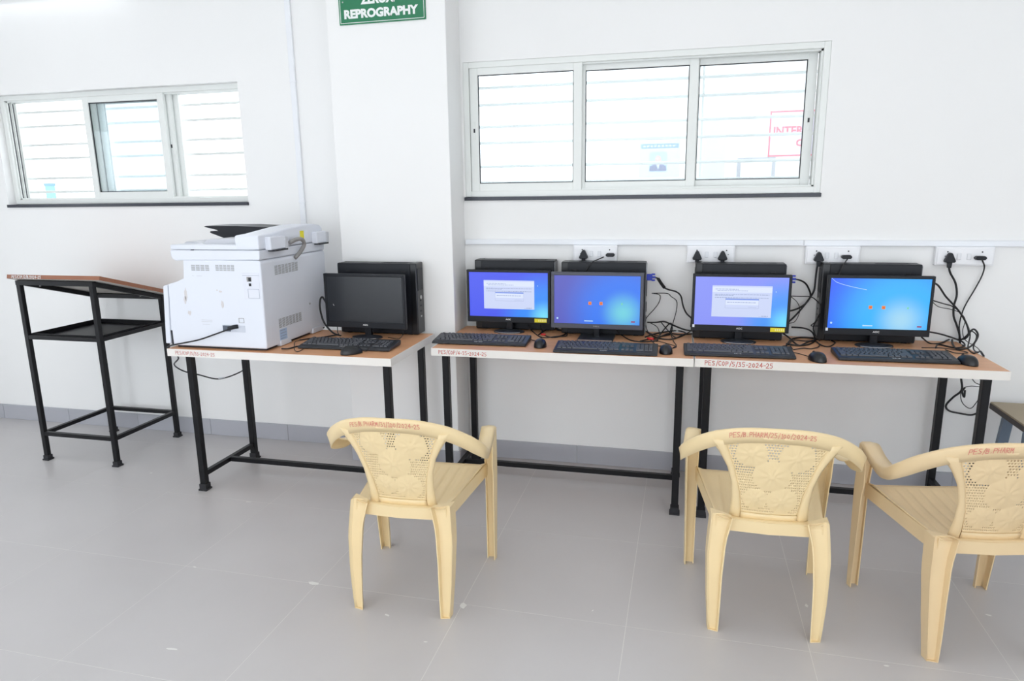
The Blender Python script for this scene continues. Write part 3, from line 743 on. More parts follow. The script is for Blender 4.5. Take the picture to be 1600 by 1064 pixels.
bm = bmesh.new(); box(bm, -1.360, -1.318, PY0-.0020, PY0+.002, .862, .890); obj('inlet_socket', bm, mat('inlet_dark', srgb(84, 92, 106), .5), pi)
bm = bmesh.new()
for q in ((-1.270, -1.242, .926, .928), (-1.270, -1.242, .904, .906), (-1.270, -1.268, .904, .928), (-1.244, -1.242, .904, .928)): box(bm, q[0], q[1], PY0-.0009, PY0, q[2], q[3])
obj('earth_mark', bm, M_GREYB, t, world=True)
bm = bmesh.new()
for (x, z, l) in ((-1.475, .912, .06), (-1.475, .904, .06), (-1.47, .892, .04), (-1.50, 1.124, .012), (-1.475, 1.124, .03)): box(bm, x, x+l, PY0-.0006, PY0, z, z+.0018)
obj('small_print', bm, M_PRN2, t, world=True)['kind'] = 'stuff'
M_SMUDGE = mat('dust_smudge', srgb(218, 214, 214), .8)
rnd = random.Random(3)
bm = bmesh.new()
for (x, z, a, b) in ((-1.545, 1.035, .009, .034), (-1.553, 1.005, .007, .022), (-1.536, .945, .010, .012), (-1.354, 1.052, .010, .006), (-1.372, 1.058, .005, .004), (-1.350, .99, .008, .022)):
    pts = [(x + a*math.cos(k*PI/6)*rnd.uniform(.6, 1.1), z + b*math.sin(k*PI/6)*rnd.uniform(.6, 1.1)) for k in range(12)]
    prism(bm, pts, 'y', PY0-.0005, PY0+.001)
obj('dust_mark', bm, M_SMUDGE, t, world=True)['kind'] = 'stuff'
bm = bmesh.new(); box(bm, -1.134, -1.1328, .742, .805, .795, .853); lb = obj('rating_label', bm, M_PALEB, t, world=True)
bm = bmesh.new()
for z in (.845, .832, .818, .806): box(bm, -1.133, -1.1324, .748, .785+.015*math.sin(z*900), z, z+.003)
obj('label_print', bm, M_TXTG, lb)['kind'] = 'stuff'
for (y, z) in ((1.033, 1.141), (1.038, .935)):
    bm = bmesh.new(); lathe(bm, [(.006, 0), (.005, .0015)], 0, 0, 10); s = obj('screw', bm, M_CHROME, t); s.rotation_euler = (0, PI/2, 0); s.location = (-1.1315+1.40, y-.92, z-ZD)

# ------------------------------------------------------------------ cables
CABLE = {
 'vga1': [[0.623,1.36,1.062],[0.644,1.36,1.055],[0.659,1.37,1.031],[0.676,1.38,1.007],[0.701,1.39,0.995],[0.735,1.39,0.986],[0.759,1.39,0.964],[0.772,1.39,0.914],[0.789,1.39,0.878],[0.815,1.38,0.854],[0.845,1.38,0.822]],
 'usb1a': [[0.614,1.37,0.979],[0.642,1.37,0.975],[0.657,1.38,0.963],[0.651,1.39,0.929],[0.628,1.4,0.892],[0.599,1.4,0.858],[0.586,1.4,0.833],[0.591,1.39,0.795],[0.608,1.362,0.774],[0.661,1.285,0.774]],
 'usb1b': [[0.619,1.37,0.979],[0.69,1.38,0.978],[0.711,1.39,0.961],[0.739,1.4,0.936],[0.739,1.4,0.886],[0.724,1.4,0.819],[0.713,1.425,0.774],[0.732,1.176,0.774],[0.745,1.083,0.774],[0.73,1.026,0.774]],
 'pow1': [[0.596,1.36,0.829],[0.64,1.36,0.83],[0.678,1.37,0.834],[0.708,1.36,0.826],[0.746,1.33,0.816],[0.787,1.3,0.808],[0.828,1.28,0.807]],
 't1a': [[0.589,1.404,0.774],[0.632,1.28,0.774],[0.683,1.217,0.774],[0.732,1.236,0.774],[0.772,1.326,0.774],[0.789,1.394,0.774],[0.751,1.443,0.774],[0.7,1.412,0.774],[0.638,1.346,0.774],[0.592,1.252,0.774]],
 't1b': [[0.573,1.148,0.774],[0.622,1.217,0.774],[0.662,1.265,0.774],[0.705,1.357,0.774],[0.764,1.346,0.774],[0.831,1.379,0.774]],
 't1c': [[0.61,1.38,0.824],[0.645,1.38,0.803],[0.659,1.36,0.776],[0.66,1.244,0.774],[0.643,1.2,0.774],[0.619,1.206,0.774]],
 't1d': [[0.66,1.39,0.832],[0.7,1.37,0.789],[0.74,1.268,0.774],[0.772,1.305,0.774],[0.813,1.33,0.796]],
 't1e': [[0.653,1.162,0.774],[0.664,1.328,0.774],[0.699,1.38,0.813],[0.716,1.38,0.823],[0.721,1.37,0.794],[0.71,1.336,0.774],[0.673,1.288,0.774]],
 'vga2': [[1.282,1.32,1.068],[1.31,1.34,1.061],[1.339,1.36,1.044],[1.36,1.38,1.015],[1.372,1.39,0.979],[1.355,1.39,0.943],[1.318,1.38,0.917],[1.275,1.36,0.905]],
 'pw3a': [[1.396,1.4,1.136],[1.394,1.405,1.11],[1.393,1.41,1.056],[1.391,1.41,1.007],[1.377,1.41,0.972],[1.342,1.4,0.919],[1.306,1.39,0.874],[1.281,1.38,0.85]],
 't2a': [[1.269,1.33,0.985],[1.313,1.35,0.981],[1.368,1.36,0.978],[1.392,1.33,0.964],[1.408,1.32,0.942],[1.409,1.32,0.903],[1.386,1.31,0.86],[1.381,1.3,0.826],[1.4,1.3,0.792],[1.414,1.302,0.774]],
 't2b': [[1.273,1.33,0.983],[1.309,1.36,0.951],[1.327,1.38,0.912],[1.321,1.38,0.876],[1.306,1.38,0.849],[1.279,1.36,0.845]],
 't2c': [[1.288,1.33,0.832],[1.341,1.35,0.826],[1.374,1.35,0.816],[1.392,1.34,0.797],[1.389,1.298,0.774],[1.346,1.209,0.774],[1.294,1.18,0.774],[1.251,1.212,0.774]],
 't2d': [[1.244,1.3,0.808],[1.285,1.343,0.774],[1.302,1.182,0.774],[1.356,1.272,0.774],[1.409,1.344,0.774],[1.353,1.377,0.774],[1.291,1.323,0.774],[1.245,1.171,0.774]],
 't2e': [[1.265,1.089,0.774],[1.313,1.126,0.774],[1.347,1.122,0.774],[1.393,1.188,0.774],[1.393,1.299,0.774],[1.343,1.29,0.774],[1.3,1.303,0.774],[1.267,1.215,0.774],[1.262,1.098,0.774]],
 't2f': [[1.393,1.299,0.774],[1.407,1.2,0.774],[1.436,1.186,0.774],[1.476,1.272,0.774],[1.47,1.323,0.774]],
 't2g': [[1.407,1.32,0.903],[1.386,1.3,0.866],[1.37,1.3,0.848],[1.404,1.3,0.847]],
 'm3': [[1.354,1.041,0.774],[1.348,1.151,0.774],[1.343,1.29,0.774],[1.307,1.347,0.774],[1.274,1.385,0.774]],
 'pw4a': [[1.961,1.4,1.135],[1.972,1.405,1.1],[2.001,1.41,1.051],[2.013,1.41,0.995],[2.007,1.41,0.944],[2.011,1.41,0.894],[2.029,1.41,0.85],[2.045,1.41,0.806],[2.049,1.4,0.763],[2.031,1.305,0.774]],
 'pw4b': [[2.097,1.4,1.157],[2.112,1.41,1.126],[2.11,1.42,1.082],[2.088,1.42,1.02],[2.062,1.42,0.957],[2.048,1.42,0.906],[2.043,1.42,0.849],[2.051,1.42,0.798],[2.05,1.4,0.757]],
 't3a': [[1.875,1.3,1.064],[1.904,1.32,1.045],[1.946,1.35,0.996],[1.99,1.37,0.954],[2.028,1.38,0.912],[2.058,1.38,0.863],[2.068,1.37,0.821],[2.053,1.36,0.798],[2.059,1.449,0.774]],
 't3b': [[1.88,1.31,0.981],[1.935,1.34,0.963],[1.991,1.37,0.944],[2.031,1.38,0.909],[2.065,1.38,0.851],[2.075,1.37,0.809],[2.033,1.264,0.774],[2.015,1.154,0.774],[2.041,1.184,0.774]],
 't3c': [[1.879,1.31,0.976],[1.92,1.34,0.947],[1.981,1.37,0.932],[2.025,1.38,0.915],[2.054,1.39,0.88],[2.049,1.39,0.829],[2.061,1.38,0.787],[2.073,1.271,0.774],[2.04,1.133,0.774],[2.033,1.086,0.774]],
 't3d': [[1.877,1.29,0.837],[1.929,1.31,0.825],[1.981,1.33,0.808],[2.062,1.443,0.774],[2.057,1.36,0.81],[2.085,1.37,0.841],[2.103,1.36,0.818],[2.09,1.35,0.782],[2.033,1.264,0.774],[1.977,1.226,0.774],[1.997,1.342,0.774],[2.032,1.453,0.774]],
 't3e': [[1.844,1.28,0.813],[1.9,1.339,0.774],[1.947,1.348,0.774],[2.026,1.452,0.774],[2.057,1.412,0.774],[2.034,1.306,0.774],[1.976,1.253,0.774],[1.931,1.316,0.774],[1.893,1.238,0.774]],
 't3f': [[1.834,1.233,0.774],[1.901,1.24,0.774],[1.949,1.221,0.774],[1.997,1.163,0.774],[1.943,1.14,0.774],[1.921,1.203,0.774]],
 't3g': [[2.074,1.37,0.837],[2.098,1.36,0.812],[2.056,1.268,0.774],[2.036,1.17,0.774],[2.06,1.201,0.774],[2.039,1.107,0.774]],
 'm4': [[1.913,1.084,0.774],[1.941,1.119,0.774],[1.956,1.112,0.774],[1.943,1.06,0.774]],
 'u1': [[2.057,1.36,0.606],[2.069,1.37,0.546],[2.044,1.39,0.502],[2.022,1.4,0.458],[2.038,1.4,0.432],[2.084,1.4,0.422],[2.136,1.4,0.417],[2.165,1.38,0.443]],
 'u2': [[2.139,1.35,0.571],[2.103,1.37,0.567],[2.081,1.39,0.547],[2.079,1.4,0.511],[2.093,1.4,0.472],[2.127,1.4,0.449],[2.145,1.39,0.482],[2.152,1.36,0.54]],
 'u3': [[2.107,1.37,0.603],[2.127,1.38,0.582],[2.146,1.37,0.576]],
 'u4': [[2.087,1.385,0.555],[2.078,1.385,0.535],[2.089,1.385,0.508],[2.089,1.385,0.542]],
 'pc': [[-1.295,0.622,0.883],[-1.336,0.612,0.869],[-1.397,0.605,0.848],[-1.475,0.6,0.822],[-1.55,0.59,0.806],[-1.616,0.59,0.793],[-1.655,0.6,0.782],[-1.68,0.62,0.769]],
 'pc2': [[-1.827,0.8,0.677],[-1.893,0.9,0.604],[-1.923,1.0,0.541],[-1.908,1.1,0.494],[-1.878,1.2,0.444],[-1.835,1.25,0.443],[-1.788,1.3,0.461],[-1.733,1.3,0.491]],
 'mlc': [[-1.035,1.04,0.935],[-1.052,1.045,0.96],[-1.065,1.05,0.97],[-1.077,1.05,0.954],[-1.076,1.04,0.915],[-1.054,1.02,0.857],[-1.018,1.0,0.819],[-0.973,0.98,0.793],[-0.933,0.97,0.784]],
 'mlc2': [[-1.093,0.683,0.774],[-1.062,0.688,0.774],[-1.049,0.731,0.774],[-1.028,0.786,0.774],[-0.992,0.845,0.774],[-0.946,0.907,0.774]],
 'mlc3': [[-1.007,0.759,0.774],[-0.983,0.683,0.774],[-0.981,0.639,0.774],[-1.014,0.668,0.774],[-1.07,0.758,0.774],[-1.111,0.834,0.774],[-1.107,0.879,0.774]],
 'mlc4': [[-1.111,0.878,0.774],[-1.074,0.929,0.774],[-1.022,0.973,0.774],[-0.988,1.025,0.774],[-0.954,1.019,0.774]],
 'mlc5': [[-0.982,1.04,0.817],[-0.978,1.03,0.79],[-0.969,1.028,0.774]],
 'mlc6': [[-0.621,1.05,0.803],[-0.612,1.02,0.786],[-0.623,0.997,0.774],[-0.661,1.006,0.774],[-0.691,1.019,0.774]],
 'mLm': [[-0.735,0.777,0.774],[-0.765,0.87,0.768],[-0.764,0.92,0.773]],
 'm1c': [[0.081,1.111,0.774],[0.037,1.214,0.774],[-0.028,1.344,0.774],[-0.025,1.33,0.796]],
 'm1t': [[-0.025,1.33,0.801],[0.005,1.301,0.774],[0.085,1.155,0.774],[0.152,1.189,0.774],[0.201,1.22,0.774],[0.165,1.328,0.774],[0.093,1.414,0.774],[0.064,1.311,0.774],[0.055,1.217,0.774]],
 'm1u': [[0.048,1.3,0.809],[0.082,1.221,0.774],[0.147,1.166,0.774],[0.19,1.286,0.774],[0.12,1.369,0.774]],
 's1b': [[0.365,1.385,1.16],[0.342,1.35,1.151],[0.321,1.29,1.144],[0.302,1.275,1.119],[0.286,1.27,1.097]],
 'm2u': [[0.448,1.24,0.81],[0.471,1.289,0.774],[0.524,1.168,0.774],[0.585,1.138,0.774],[0.651,1.17,0.774]],
 's3b': [[1.524,1.385,1.162],[1.513,1.37,1.15],[1.493,1.318,1.139],[1.48,1.312,1.104],[1.473,1.31,1.091]],
 't4left': [[1.41,1.36,1.133],[1.412,1.36,1.022],[1.423,1.36,0.909],[1.391,1.35,0.839],[1.401,1.35,0.789]],
}

OWN = {'usb1a': 'thin black cable drooping back toward the grey-framed monitor below the blue plug', 'usb1b': 'thin black cable arching from below the blue plug down to a mouse',
       'pow1': 'thick black power cable leaving the lower edge of the grey-framed monitor', 'm2u': 'black cable running on the desk from under the grey-framed monitor',
       't2a': 'black cable crossing from the violet-screen monitor to the side of the last tower', 't2b': 'thin black cable bowing out beside the violet-screen monitor',
       't2c': 'thick black cable leaving the lower right of the violet-screen monitor', 't2f': 'black cable loop lying before the last tower beside the rightmost keyboard',
       't4left': 'black cable hanging down the left side of the last tower', 't3a': 'thick black cable falling from the upper right edge of the rightmost monitor',
       't3b': 'black cable falling from the middle right edge of the rightmost monitor', 't3c': 'thinnest black cable sagging from the right edge of the rightmost monitor',
       't3d': 'thick looped black cable leaving the lower right edge of the rightmost monitor', 'mlc2': 'black cable crossing the keyboard toward the copier base',
       'mlc3': 'thin black cable curled on the desk left of the copier-desk keyboard', 'mlc6': 'thin black cable drooping under the right corner of the switched-off monitor',
       'u1': 'thick black cable hanging in a wide loop under the right desk end', 'u2': 'thin black cable hanging in a narrow loop under the right desk end'}
def cable(name, label, key, r, cat='cable', group=None, plug=None, pts=None, m=None):
    P = pts or CABLE[key]
    label = OWN.get(key, label)
    loc = Vector(P[0]); loc.z = min(p[2] for p in P) - r
    o = thing(name, label, cat, loc, 0, group)
    bm = bmesh.new(); tube(bm, catmull(P, 6), r, 6); obj('flex', bm, m or M_CABLE, o, world=True)
    return o
def tri_plug(o, x, z, y=YW-.034):
    bm = bmesh.new(); pts = [(x-.023, z-.014), (x-.019, z-.021), (x+.019, z-.021), (x+.023, z-.014), (x+.007, z+.021), (x, z+.025), (x-.007, z+.021)]
    prism(bm, pts, 'y', y-.028, y); prism(bm, [(x-.008, z-.046), (x+.008, z-.046), (x+.010, z-.018), (x-.010, z-.018)], 'y', y-.024, y-.008)
    obj('plug', bm, M_BLACKP, o, world=True, bevel=.003)
def flat_plug(o, x, z, y=YW-.034):
    bm = bmesh.new(); prism(bm, [(x-.024, z), (x-.017, z-.009), (x+.017, z-.009), (x+.024, z), (x+.017, z+.009), (x-.017, z+.009)], 'y', y-.030, y)
    obj('plug', bm, M_BLACKP, o, world=True, bevel=.003)
def down(x, z, x2, z2, y=1.392): return [(x, y, z-.044), (x, y+.002, z-.07), ((x+x2)/2, y+.012, (z+z2)/2), (x2, y+.03, z2)]
G = 'power cords plugged in above the desks'
o = cable('power_cord', 'black cord with triangular plug in the socket box between the two left-hand computers', None, .0035, 'power cord', G, pts=down(.26, 1.169, .262, .80)); tri_plug(o, .26, 1.171)
o = cable('power_cord', 'thin black cord with flat plug looping behind the grey-framed monitor', 's1b', .0028, 'power cord', G); flat_plug(o, .398, 1.170)
o = cable('power_cord', 'black cord with the left triangular plug of the twin-plug socket box', None, .0035, 'power cord', G, pts=down(.831, 1.168, .815, .80)); tri_plug(o, .831, 1.170)
o = cable('power_cord', 'black cord with the right triangular plug of the twin-plug socket box', None, .0035, 'power cord', G, pts=down(.953, 1.168, .955, .80)); tri_plug(o, .953, 1.170)
o = cable('power_cord', 'black cord with triangular plug hanging left of the brightest blue screen', 'pw3a', .0045, 'power cord', G); tri_plug(o, 1.397, 1.168)
o = cable('power_cord', 'thin black cord with flat plug dropping behind the brightest blue screen', 's3b', .0028, 'power cord', G); flat_plug(o, 1.519, 1.169)
o = cable('power_cord', 'black cord with triangular plug in the rightmost socket box', 'pw4a', .0048, 'power cord', G); tri_plug(o, 1.960, 1.168)
o = cable('power_cord', 'thin black cord with flat plug in the rightmost socket box', 'pw4b', .0034, 'power cord', G); flat_plug(o, 2.084, 1.169)
def vga(label, key, d=-1):
    o = cable('video_cable', label, key, .0042, 'video cable', 'blue-plugged video cables'); p = Vector(CABLE[key][0])
    bm = bmesh.new(); box(bm, p.x-.036, p.x-.008, p.y-.010, p.y+.010, p.z-.016, p.z+.016, bev=.002)
    for s in (-1, 1): box(bm, p.x-.012, p.x+.006, p.y-.004, p.y+.004, p.z+s*.015-.004, p.z+s*.015+.004, bev=.0015)
    box(bm, p.x-.012, p.x+.008, p.y-.005, p.y+.005, p.z-.005, p.z+.005, bev=.0015); obj('blue_plug', bm, M_VGA, o, world=True)
    return o
o = vga('video cable with blue plug right of the grey-framed monitor', 'vga1')
bm = bmesh.new(); q = CABLE['vga1']; tube(bm, catmull([q[1], q[2], q[3]], 4), .0085, 8); obj('ferrite', bm, M_CABLE, o, world=True)
vga('video cable with blue plug right of the third lit monitor', 'vga2')
TG1, TG2, TG3, TG0 = 'tangled cables right of the grey-framed monitor', 'tangled cables left of the brightest screen', 'tangled cables at the right end of the desks', 'loose cables by the switched-off monitor'
for k, r in (('usb1a', .0022), ('usb1b', .0022), ('pow1', .0042), ('t1a', .0034), ('t1b', .0036), ('t1c', .0022), ('t1d', .0026), ('t1e', .0034), ('m2u', .003)):
    cable('loose_cable', 'one of the black cables tangled right of the grey-framed monitor', k, r, 'cable', TG1)
for k, r in (('t2a', .0026), ('t2b', .0018), ('t2c', .0042), ('t2d', .004), ('t2e', .0024), ('t2f', .003), ('t2g', .0026), ('t4left', .0028)):
    cable('loose_cable', 'one of the black cables tangled left of the brightest screen', k, r, 'cable', TG2)
for k, r in (('t3a', .0042), ('t3b', .0030), ('t3c', .0018), ('t3d', .0042), ('t3e', .0036), ('t3f', .0022), ('t3g', .003)):
    cable('loose_cable', 'one of the black cables tangled at the right end of the desks', k, r, 'cable', TG3)
for k, r in (('m1t', .0030), ('m1u', .0034)):
    o = cable('audio_cable', 'black cable coiled on the desk between the two left-hand lit monitors', k, r, 'cable', 'cables between the two left-hand lit monitors')
    if k == 'm1u':
        p = Vector(CABLE[k][1]); bm = bmesh.new(); tube(bm, [p + Vector((-.012, -.01, .004)), p + Vector((.012, -.014, .004))], .005, 8); obj('red_plug', bm, M_REDP, o, world=True)
o = cable('audio_cable', 'short black cable with a red plug lying beside the second mouse', None, .0024, 'cable', None, pts=[CABLE['t1c'][-1], (.66, 1.06, .774), (.70, 1.10, .774)])
p = Vector(CABLE['t1c'][-1]); bm = bmesh.new(); tube(bm, [p + Vector((-.014, -.004, .004)), p + Vector((.016, -.014, .004))], .006, 8); obj('red_plug', bm, M_REDP, o, world=True)
for k, r in (('mlc2', .0034), ('mlc3', .0018), ('mlc4', .0034), ('mlc5', .0022), ('mlc6', .002)):
    cable('loose_cable', 'one of the black cables lying around the switched-off monitor', k, r, 'cable', TG0)
cable('loop_cable', 'thick black cable looping up beside the switched-off monitor', 'mlc', .0048, 'cable')
for k, r in (('u1', .0048), ('u2', .002), ('u3', .002), ('u4', .0045)):
    cable('hanging_cable', 'one of the black cables hanging in loops under the right end of the desks', k, r, 'cable', 'cables hanging under the right desk')
P = CABLE['pc'] + [(-1.690, .64, .762), (-1.692, .70, .70)] + CABLE['pc2'][1:]
o = cable('mains_cord', 'black mains cord running from the copier over the desk edge and underneath', None, .0038, 'power cord', None, pts=P)
bm = bmesh.new(); a = Vector(P[0]); tube(bm, [a + Vector((-.03, -.004, -.005)), a + Vector((.0, 0, .002)), a + Vector((.018, .006, .004))], .010, 8); obj('plug', bm, M_BLACKP, o, world=True)
q = CABLE['pc2']; bm = bmesh.new(); tube(bm, [Vector(q[4]).lerp(Vector(q[5]), .25), Vector(q[4]).lerp(Vector(q[5]), .8)], .0046, 8); obj('cord_tag', bm, M_PRN2, o, world=True)

# ------------------------------------------------------------------ computer towers
def tower(label, x0, y0, w_, front_right, rz=0.0, h=.372, d=.094):
    t = thing('computer_tower', label, 'computer', (x0+w_/2, y0+d/2, ZD), rz, 'slim black computer towers')
    a = w_/2; b = d/2; s = 1 if front_right else -1
    bm = bmesh.new(); box(bm, -a, a, -b, b, .004, h, bev=.003); case = obj('case', bm, M_BLACKP, t)
    bm = bmesh.new(); x = s*a; box(bm, min(x, x-s*.028), max(x, x+s*.008) if s > 0 else max(x, x-s*.028), -b-.0015, b+.0015, .003, h+.002, bev=.005, seg=2) if s > 0 else box(bm, x-.008, x+.028, -b-.0015, b+.0015, .003, h+.002, bev=.005, seg=2)
    bz = obj('front_bezel', bm, M_BLACKG, t)
    e = x + s*.008
    bm = bmesh.new(); box(bm, min(e, e+s*.002), max(e, e+s*.002), -b+.012, b-.012, h*.62, h*.93, bev=.0008); obj('drive_cover', bm, M_BLACKP, bz)
    for k in range(4):
        bm = bmesh.new(); box(bm, min(e, e+s*.0015), max(e, e+s*.0015), -.008, .008, .09+.028*k, .098+.028*k); obj('front_port', bm, M_CHROME if k == 0 else M_DARK, bz)
    bm = bmesh.new(); lathe(bm, [(.011, 0), (.011, .003), (.008, .004)], 0, 0, 14); pb = obj('power_button', bm, M_CHROME, bz); pb.rotation_euler = (0, s*PI/2, 0); pb.location = (e, 0, h*.52)
    bm = bmesh.new(); r_ = -s*a
    box(bm, min(r_, r_-s*.003), max(r_, r_-s*.003), -b+.006, b-.006, .012, h-.008)
    rp = obj('rear_panel', bm, mat('galvanised_panel', srgb(128, 130, 134), .4, metal=.6), t)
    bm = bmesh.new()
    for (z, hh, yy) in ((.07, .03, .02), (.20, .08, .03), (.12, .05, .022)): box(bm, min(r_-s*.003, r_-s*.006), max(r_-s*.003, r_-s*.006), -yy/2, yy/2, z, z+hh)
    obj('rear_ports', bm, M_DARK, rp)['kind'] = 'stuff'
    for x in (-a*.72, a*.72):
        bm = bmesh.new(); box(bm, x-.012, x+.012, -b-.003, -b+.001, h-.045, h-.037, bev=.002); obj('rubber_pad', bm, M_RUBBER, t)
    bm = bmesh.new()
    for k in range(24): box(bm, a*.1+k*.006, a*.1+k*.006+.003, -b+.02, b-.02, h-.0005, h+.0006)
    obj('top_vent', bm, M_DARK, t)['kind'] = 'stuff'
    for sx_ in (-1, 1):
        for sy_ in (-1, 1):
            bm = bmesh.new(); box(bm, sx_*a*.8-.012, sx_*a*.8+.012, sy_*b*.6-.008, sy_*b*.6+.008, 0, .005); obj('foot', bm, M_RUBBER, t)
    return t
tower('slim black computer tower behind the switched-off monitor against the pillar', -1.000, 1.115, .432, True)
tower('slim black computer tower in the corner behind the first lit monitor', -.308, 1.342, .422, False)
tower('slim black computer tower behind the grey-framed monitor', .170, 1.284, .415, False)
tower('slim black computer tower behind the third lit monitor', .831, 1.284, .408, False)
tower('slim black computer tower behind the brightest blue screen', 1.415, 1.325, .415, False, rz=math.radians(-1))

# ------------------------------------------------------------------ monitors
def screen_mat(name, deep, mid, glow, gx, gz, R, strength):
    m = bpy.data.materials.new(name); m.use_nodes = True; nt = m.node_tree; b = nt.nodes['Principled BSDF']
    b.inputs['Base Color'].default_value = (.01, .01, .015, 1); b.inputs['Roughness'].default_value = .3
    tc = nt.nodes.new('ShaderNodeTexCoord'); mp = nt.nodes.new('ShaderNodeMapping'); mp.inputs['Location'].default_value = (-gx, 0, -gz)
    mp.vector_type = 'POINT'; nt.links.new(tc.outputs['Object'], mp.inputs[0])
    ln = nt.nodes.new('ShaderNodeVectorMath'); ln.operation = 'LENGTH'; nt.links.new(mp.outputs[0], ln.inputs[0])
    dv = nt.nodes.new('ShaderNodeMath'); dv.operation = 'DIVIDE'; dv.inputs[1].default_value = R; nt.links.new(ln.outputs['Value'], dv.inputs[0])
    rp = nt.nodes.new('ShaderNodeValToRGB'); e = rp.color_ramp.elements
    e[0].position = 0; e[0].color = glow; e[1].position = 1; e[1].color = deep
    k = e.new(.38); k.color = mid; rp.color_ramp.interpolation = 'EASE'
    nt.links.new(dv.outputs[0], rp.inputs[0]); nt.links.new(rp.outputs[0], b.inputs['Emission Color']); b.inputs['Emission Strength'].default_value = strength
    return m
E_DLG = emis('dialog_grey', srgb(205, 216, 248)); E_DLGH = emis('dialog_header', srgb(222, 232, 255)); E_LINE = emis('dialog_text', srgb(150, 165, 205)); E_TITLE = emis('dialog_title', srgb(120, 150, 235)); E_OR = emis('user_icon', srgb(240, 140, 60)); E_OR2 = emis('user_icon_core', srgb(226, 96, 40)); E_WH = emis('screen_white', srgb(190, 225, 255)); E_RD = emis('shutdown_red', srgb(150, 60, 110)); E_GR = emis('leaf_green', srgb(120, 215, 170))
def monitor(label, x, y, rz, scr, kind, logo, bezel=None, sticker=False, small=False, round_base=True, Wd=.447, H=.277, bs=.013, bb=.031):
    t = thing('monitor', label, 'monitor', (x, y, ZD), rz, 'flat desktop monitors'); bz_m = bezel or M_BLACKP
    z0 = .052; z1 = z0+H; a = Wd/2
    bm = bmesh.new()
    box(bm, -a, a, -.012, .012, z0, z0+bb, bev=.002); box(bm, -a, a, -.012, .012, z1-bs, z1, bev=.002)
    box(bm, -a, -a+bs, -.012, .012, z0+bb-.002, z1-bs+.002, bev=.002); box(bm, a-bs, a, -.012, .012, z0+bb-.002, z1-bs+.002, bev=.002)
    obj('bezel', bm, bz_m, t)
    bm = bmesh.new(); V = [(-a+.006, .010, z0+.006), (a-.006, .010, z0+.006), (a-.006, .010, z1-.006), (-a+.006, .010, z1-.006)]; B = [(-a*.7, .034, z0+.04), (a*.7, .034, z0+.04), (a*.7, .034, z1-.05), (-a*.7, .034, z1-.05)]
    va = [bm.verts.new(p) for p in V]; vb = [bm.verts.new(p) for p in B]; bm.faces.new(va); bm.faces.new(vb)
    for k in range(4): bm.faces.new((va[k], va[(k+1) % 4], vb[(k+1) % 4], vb[k]))
    obj('back_shell', bm, bz_m, t, bevel=.004)
    # screen with its picture
    sx0, sx1, sz0, sz1 = -a+bs-.001, a-bs+.001, z0+bb-.001, z1-bs+.001
    sw, sh = sx1-sx0, sz1-sz0; mats = [scr, E_DLG, E_DLGH, E_LINE, E_TITLE, E_OR, E_OR2, E_WH, E_RD, E_GR]
    bm = bmesh.new(); layer = [0]
    def q(u0, u1, v0, v1, mi, lift):
        yy = -.0080 - lift*.0002; poly(bm, [(sx0+sw*u0, yy, sz0+sh*v0), (sx0+sw*u1, yy, sz0+sh*v0), (sx0+sw*u1, yy, sz0+sh*v1), (sx0+sw*u0, yy, sz0+sh*v1)], mi)
    box(bm, sx0, sx1, -.0080, .006, sz0, sz1)
    if kind == 'dialog':
        q(.19, .83, .18, .82, 1, 1); q(.19, .83, .685, .79, 2, 2)
        rr = random.Random(5)
        for (u0, u1, v) in ((.225, .47, .74), (.245, .57, .71), (.22, .80, .635), (.22, .42, .615), (.22, .80, .57), (.73, .80, .205)):
            u = u0
            while u < u1: 
                L = rr.uniform(.012, .035); q(u, min(u+L, u1), v, v+.012, 3, 3); u += L+.006
        q(.335, .695, .36, .56, 3, 4); q(.337, .693, .364, .556, 1, 5); q(.337, .693, .53, .556, 4, 6); q(.337, .693, .43, .53, 2, 6)
        u = .355
        while u < .64:
            L = rr.uniform(.012, .03); q(u, u+L, .475, .487, 3, 7); u += L+.006
        q(.58, .67, .385, .39, 3, 7); q(.70, .79, .195, .2, 3, 3)
        q(.865, .875, .70, .716, 7, 2)
    elif kind == 'login':
        for u in (.405, .535):
            q(u, u+.036, .40, .465, 5, 1); q(u+.007, u+.029, .41, .445, 6, 2)
        q(.90, .945, .055, .085, 8, 1); q(.03, .05, .09, .125, 7, 1); q(.37, .46, .055, .075, 7, 1); q(.36, .37, .053, .08, 7, 2)
        q(.785, .80, .41, .45, 9, 1)
        if small:
            pv = None
            for k in range(9):
                u = .01+.36*k/8; v = .99-.20*math.sqrt(k/8)-.02*k/8
                if pv: poly(bm, [(sx0+sw*pv[0], -.0083, sz0+sh*pv[1]), (sx0+sw*u, -.0083, sz0+sh*v), (sx0+sw*u, -.0083, sz0+sh*(v+.009)), (sx0+sw*pv[0], -.0083, sz0+sh*(pv[1]+.009))], 7)
                pv = (u, v)
    me_o = obj('screen', bm, mats if kind != 'off' else [scr], t)
    if kind == 'off':
        bm = bmesh.new()
        for (u, v) in ((.075, .37), (.082, .345), (.078, .355)): poly(bm, [(sx0+sw*u, -.0084, sz0+sh*v), (sx0+sw*(u+.008), -.0084, sz0+sh*v), (sx0+sw*(u+.006), -.0084, sz0+sh*(v+.014))])
        obj('scratch', bm, M_WMARK, me_o)
    print_text('logo', logo, .028 if logo == 'AOC' else .030, .0085 if logo == 'AOC' else .0065, M_WMARK if logo == 'AOC' else M_GREYB, t, (-.014, -.0122, z0+bb*.5-.002), bold=.02, extrude=.0003)
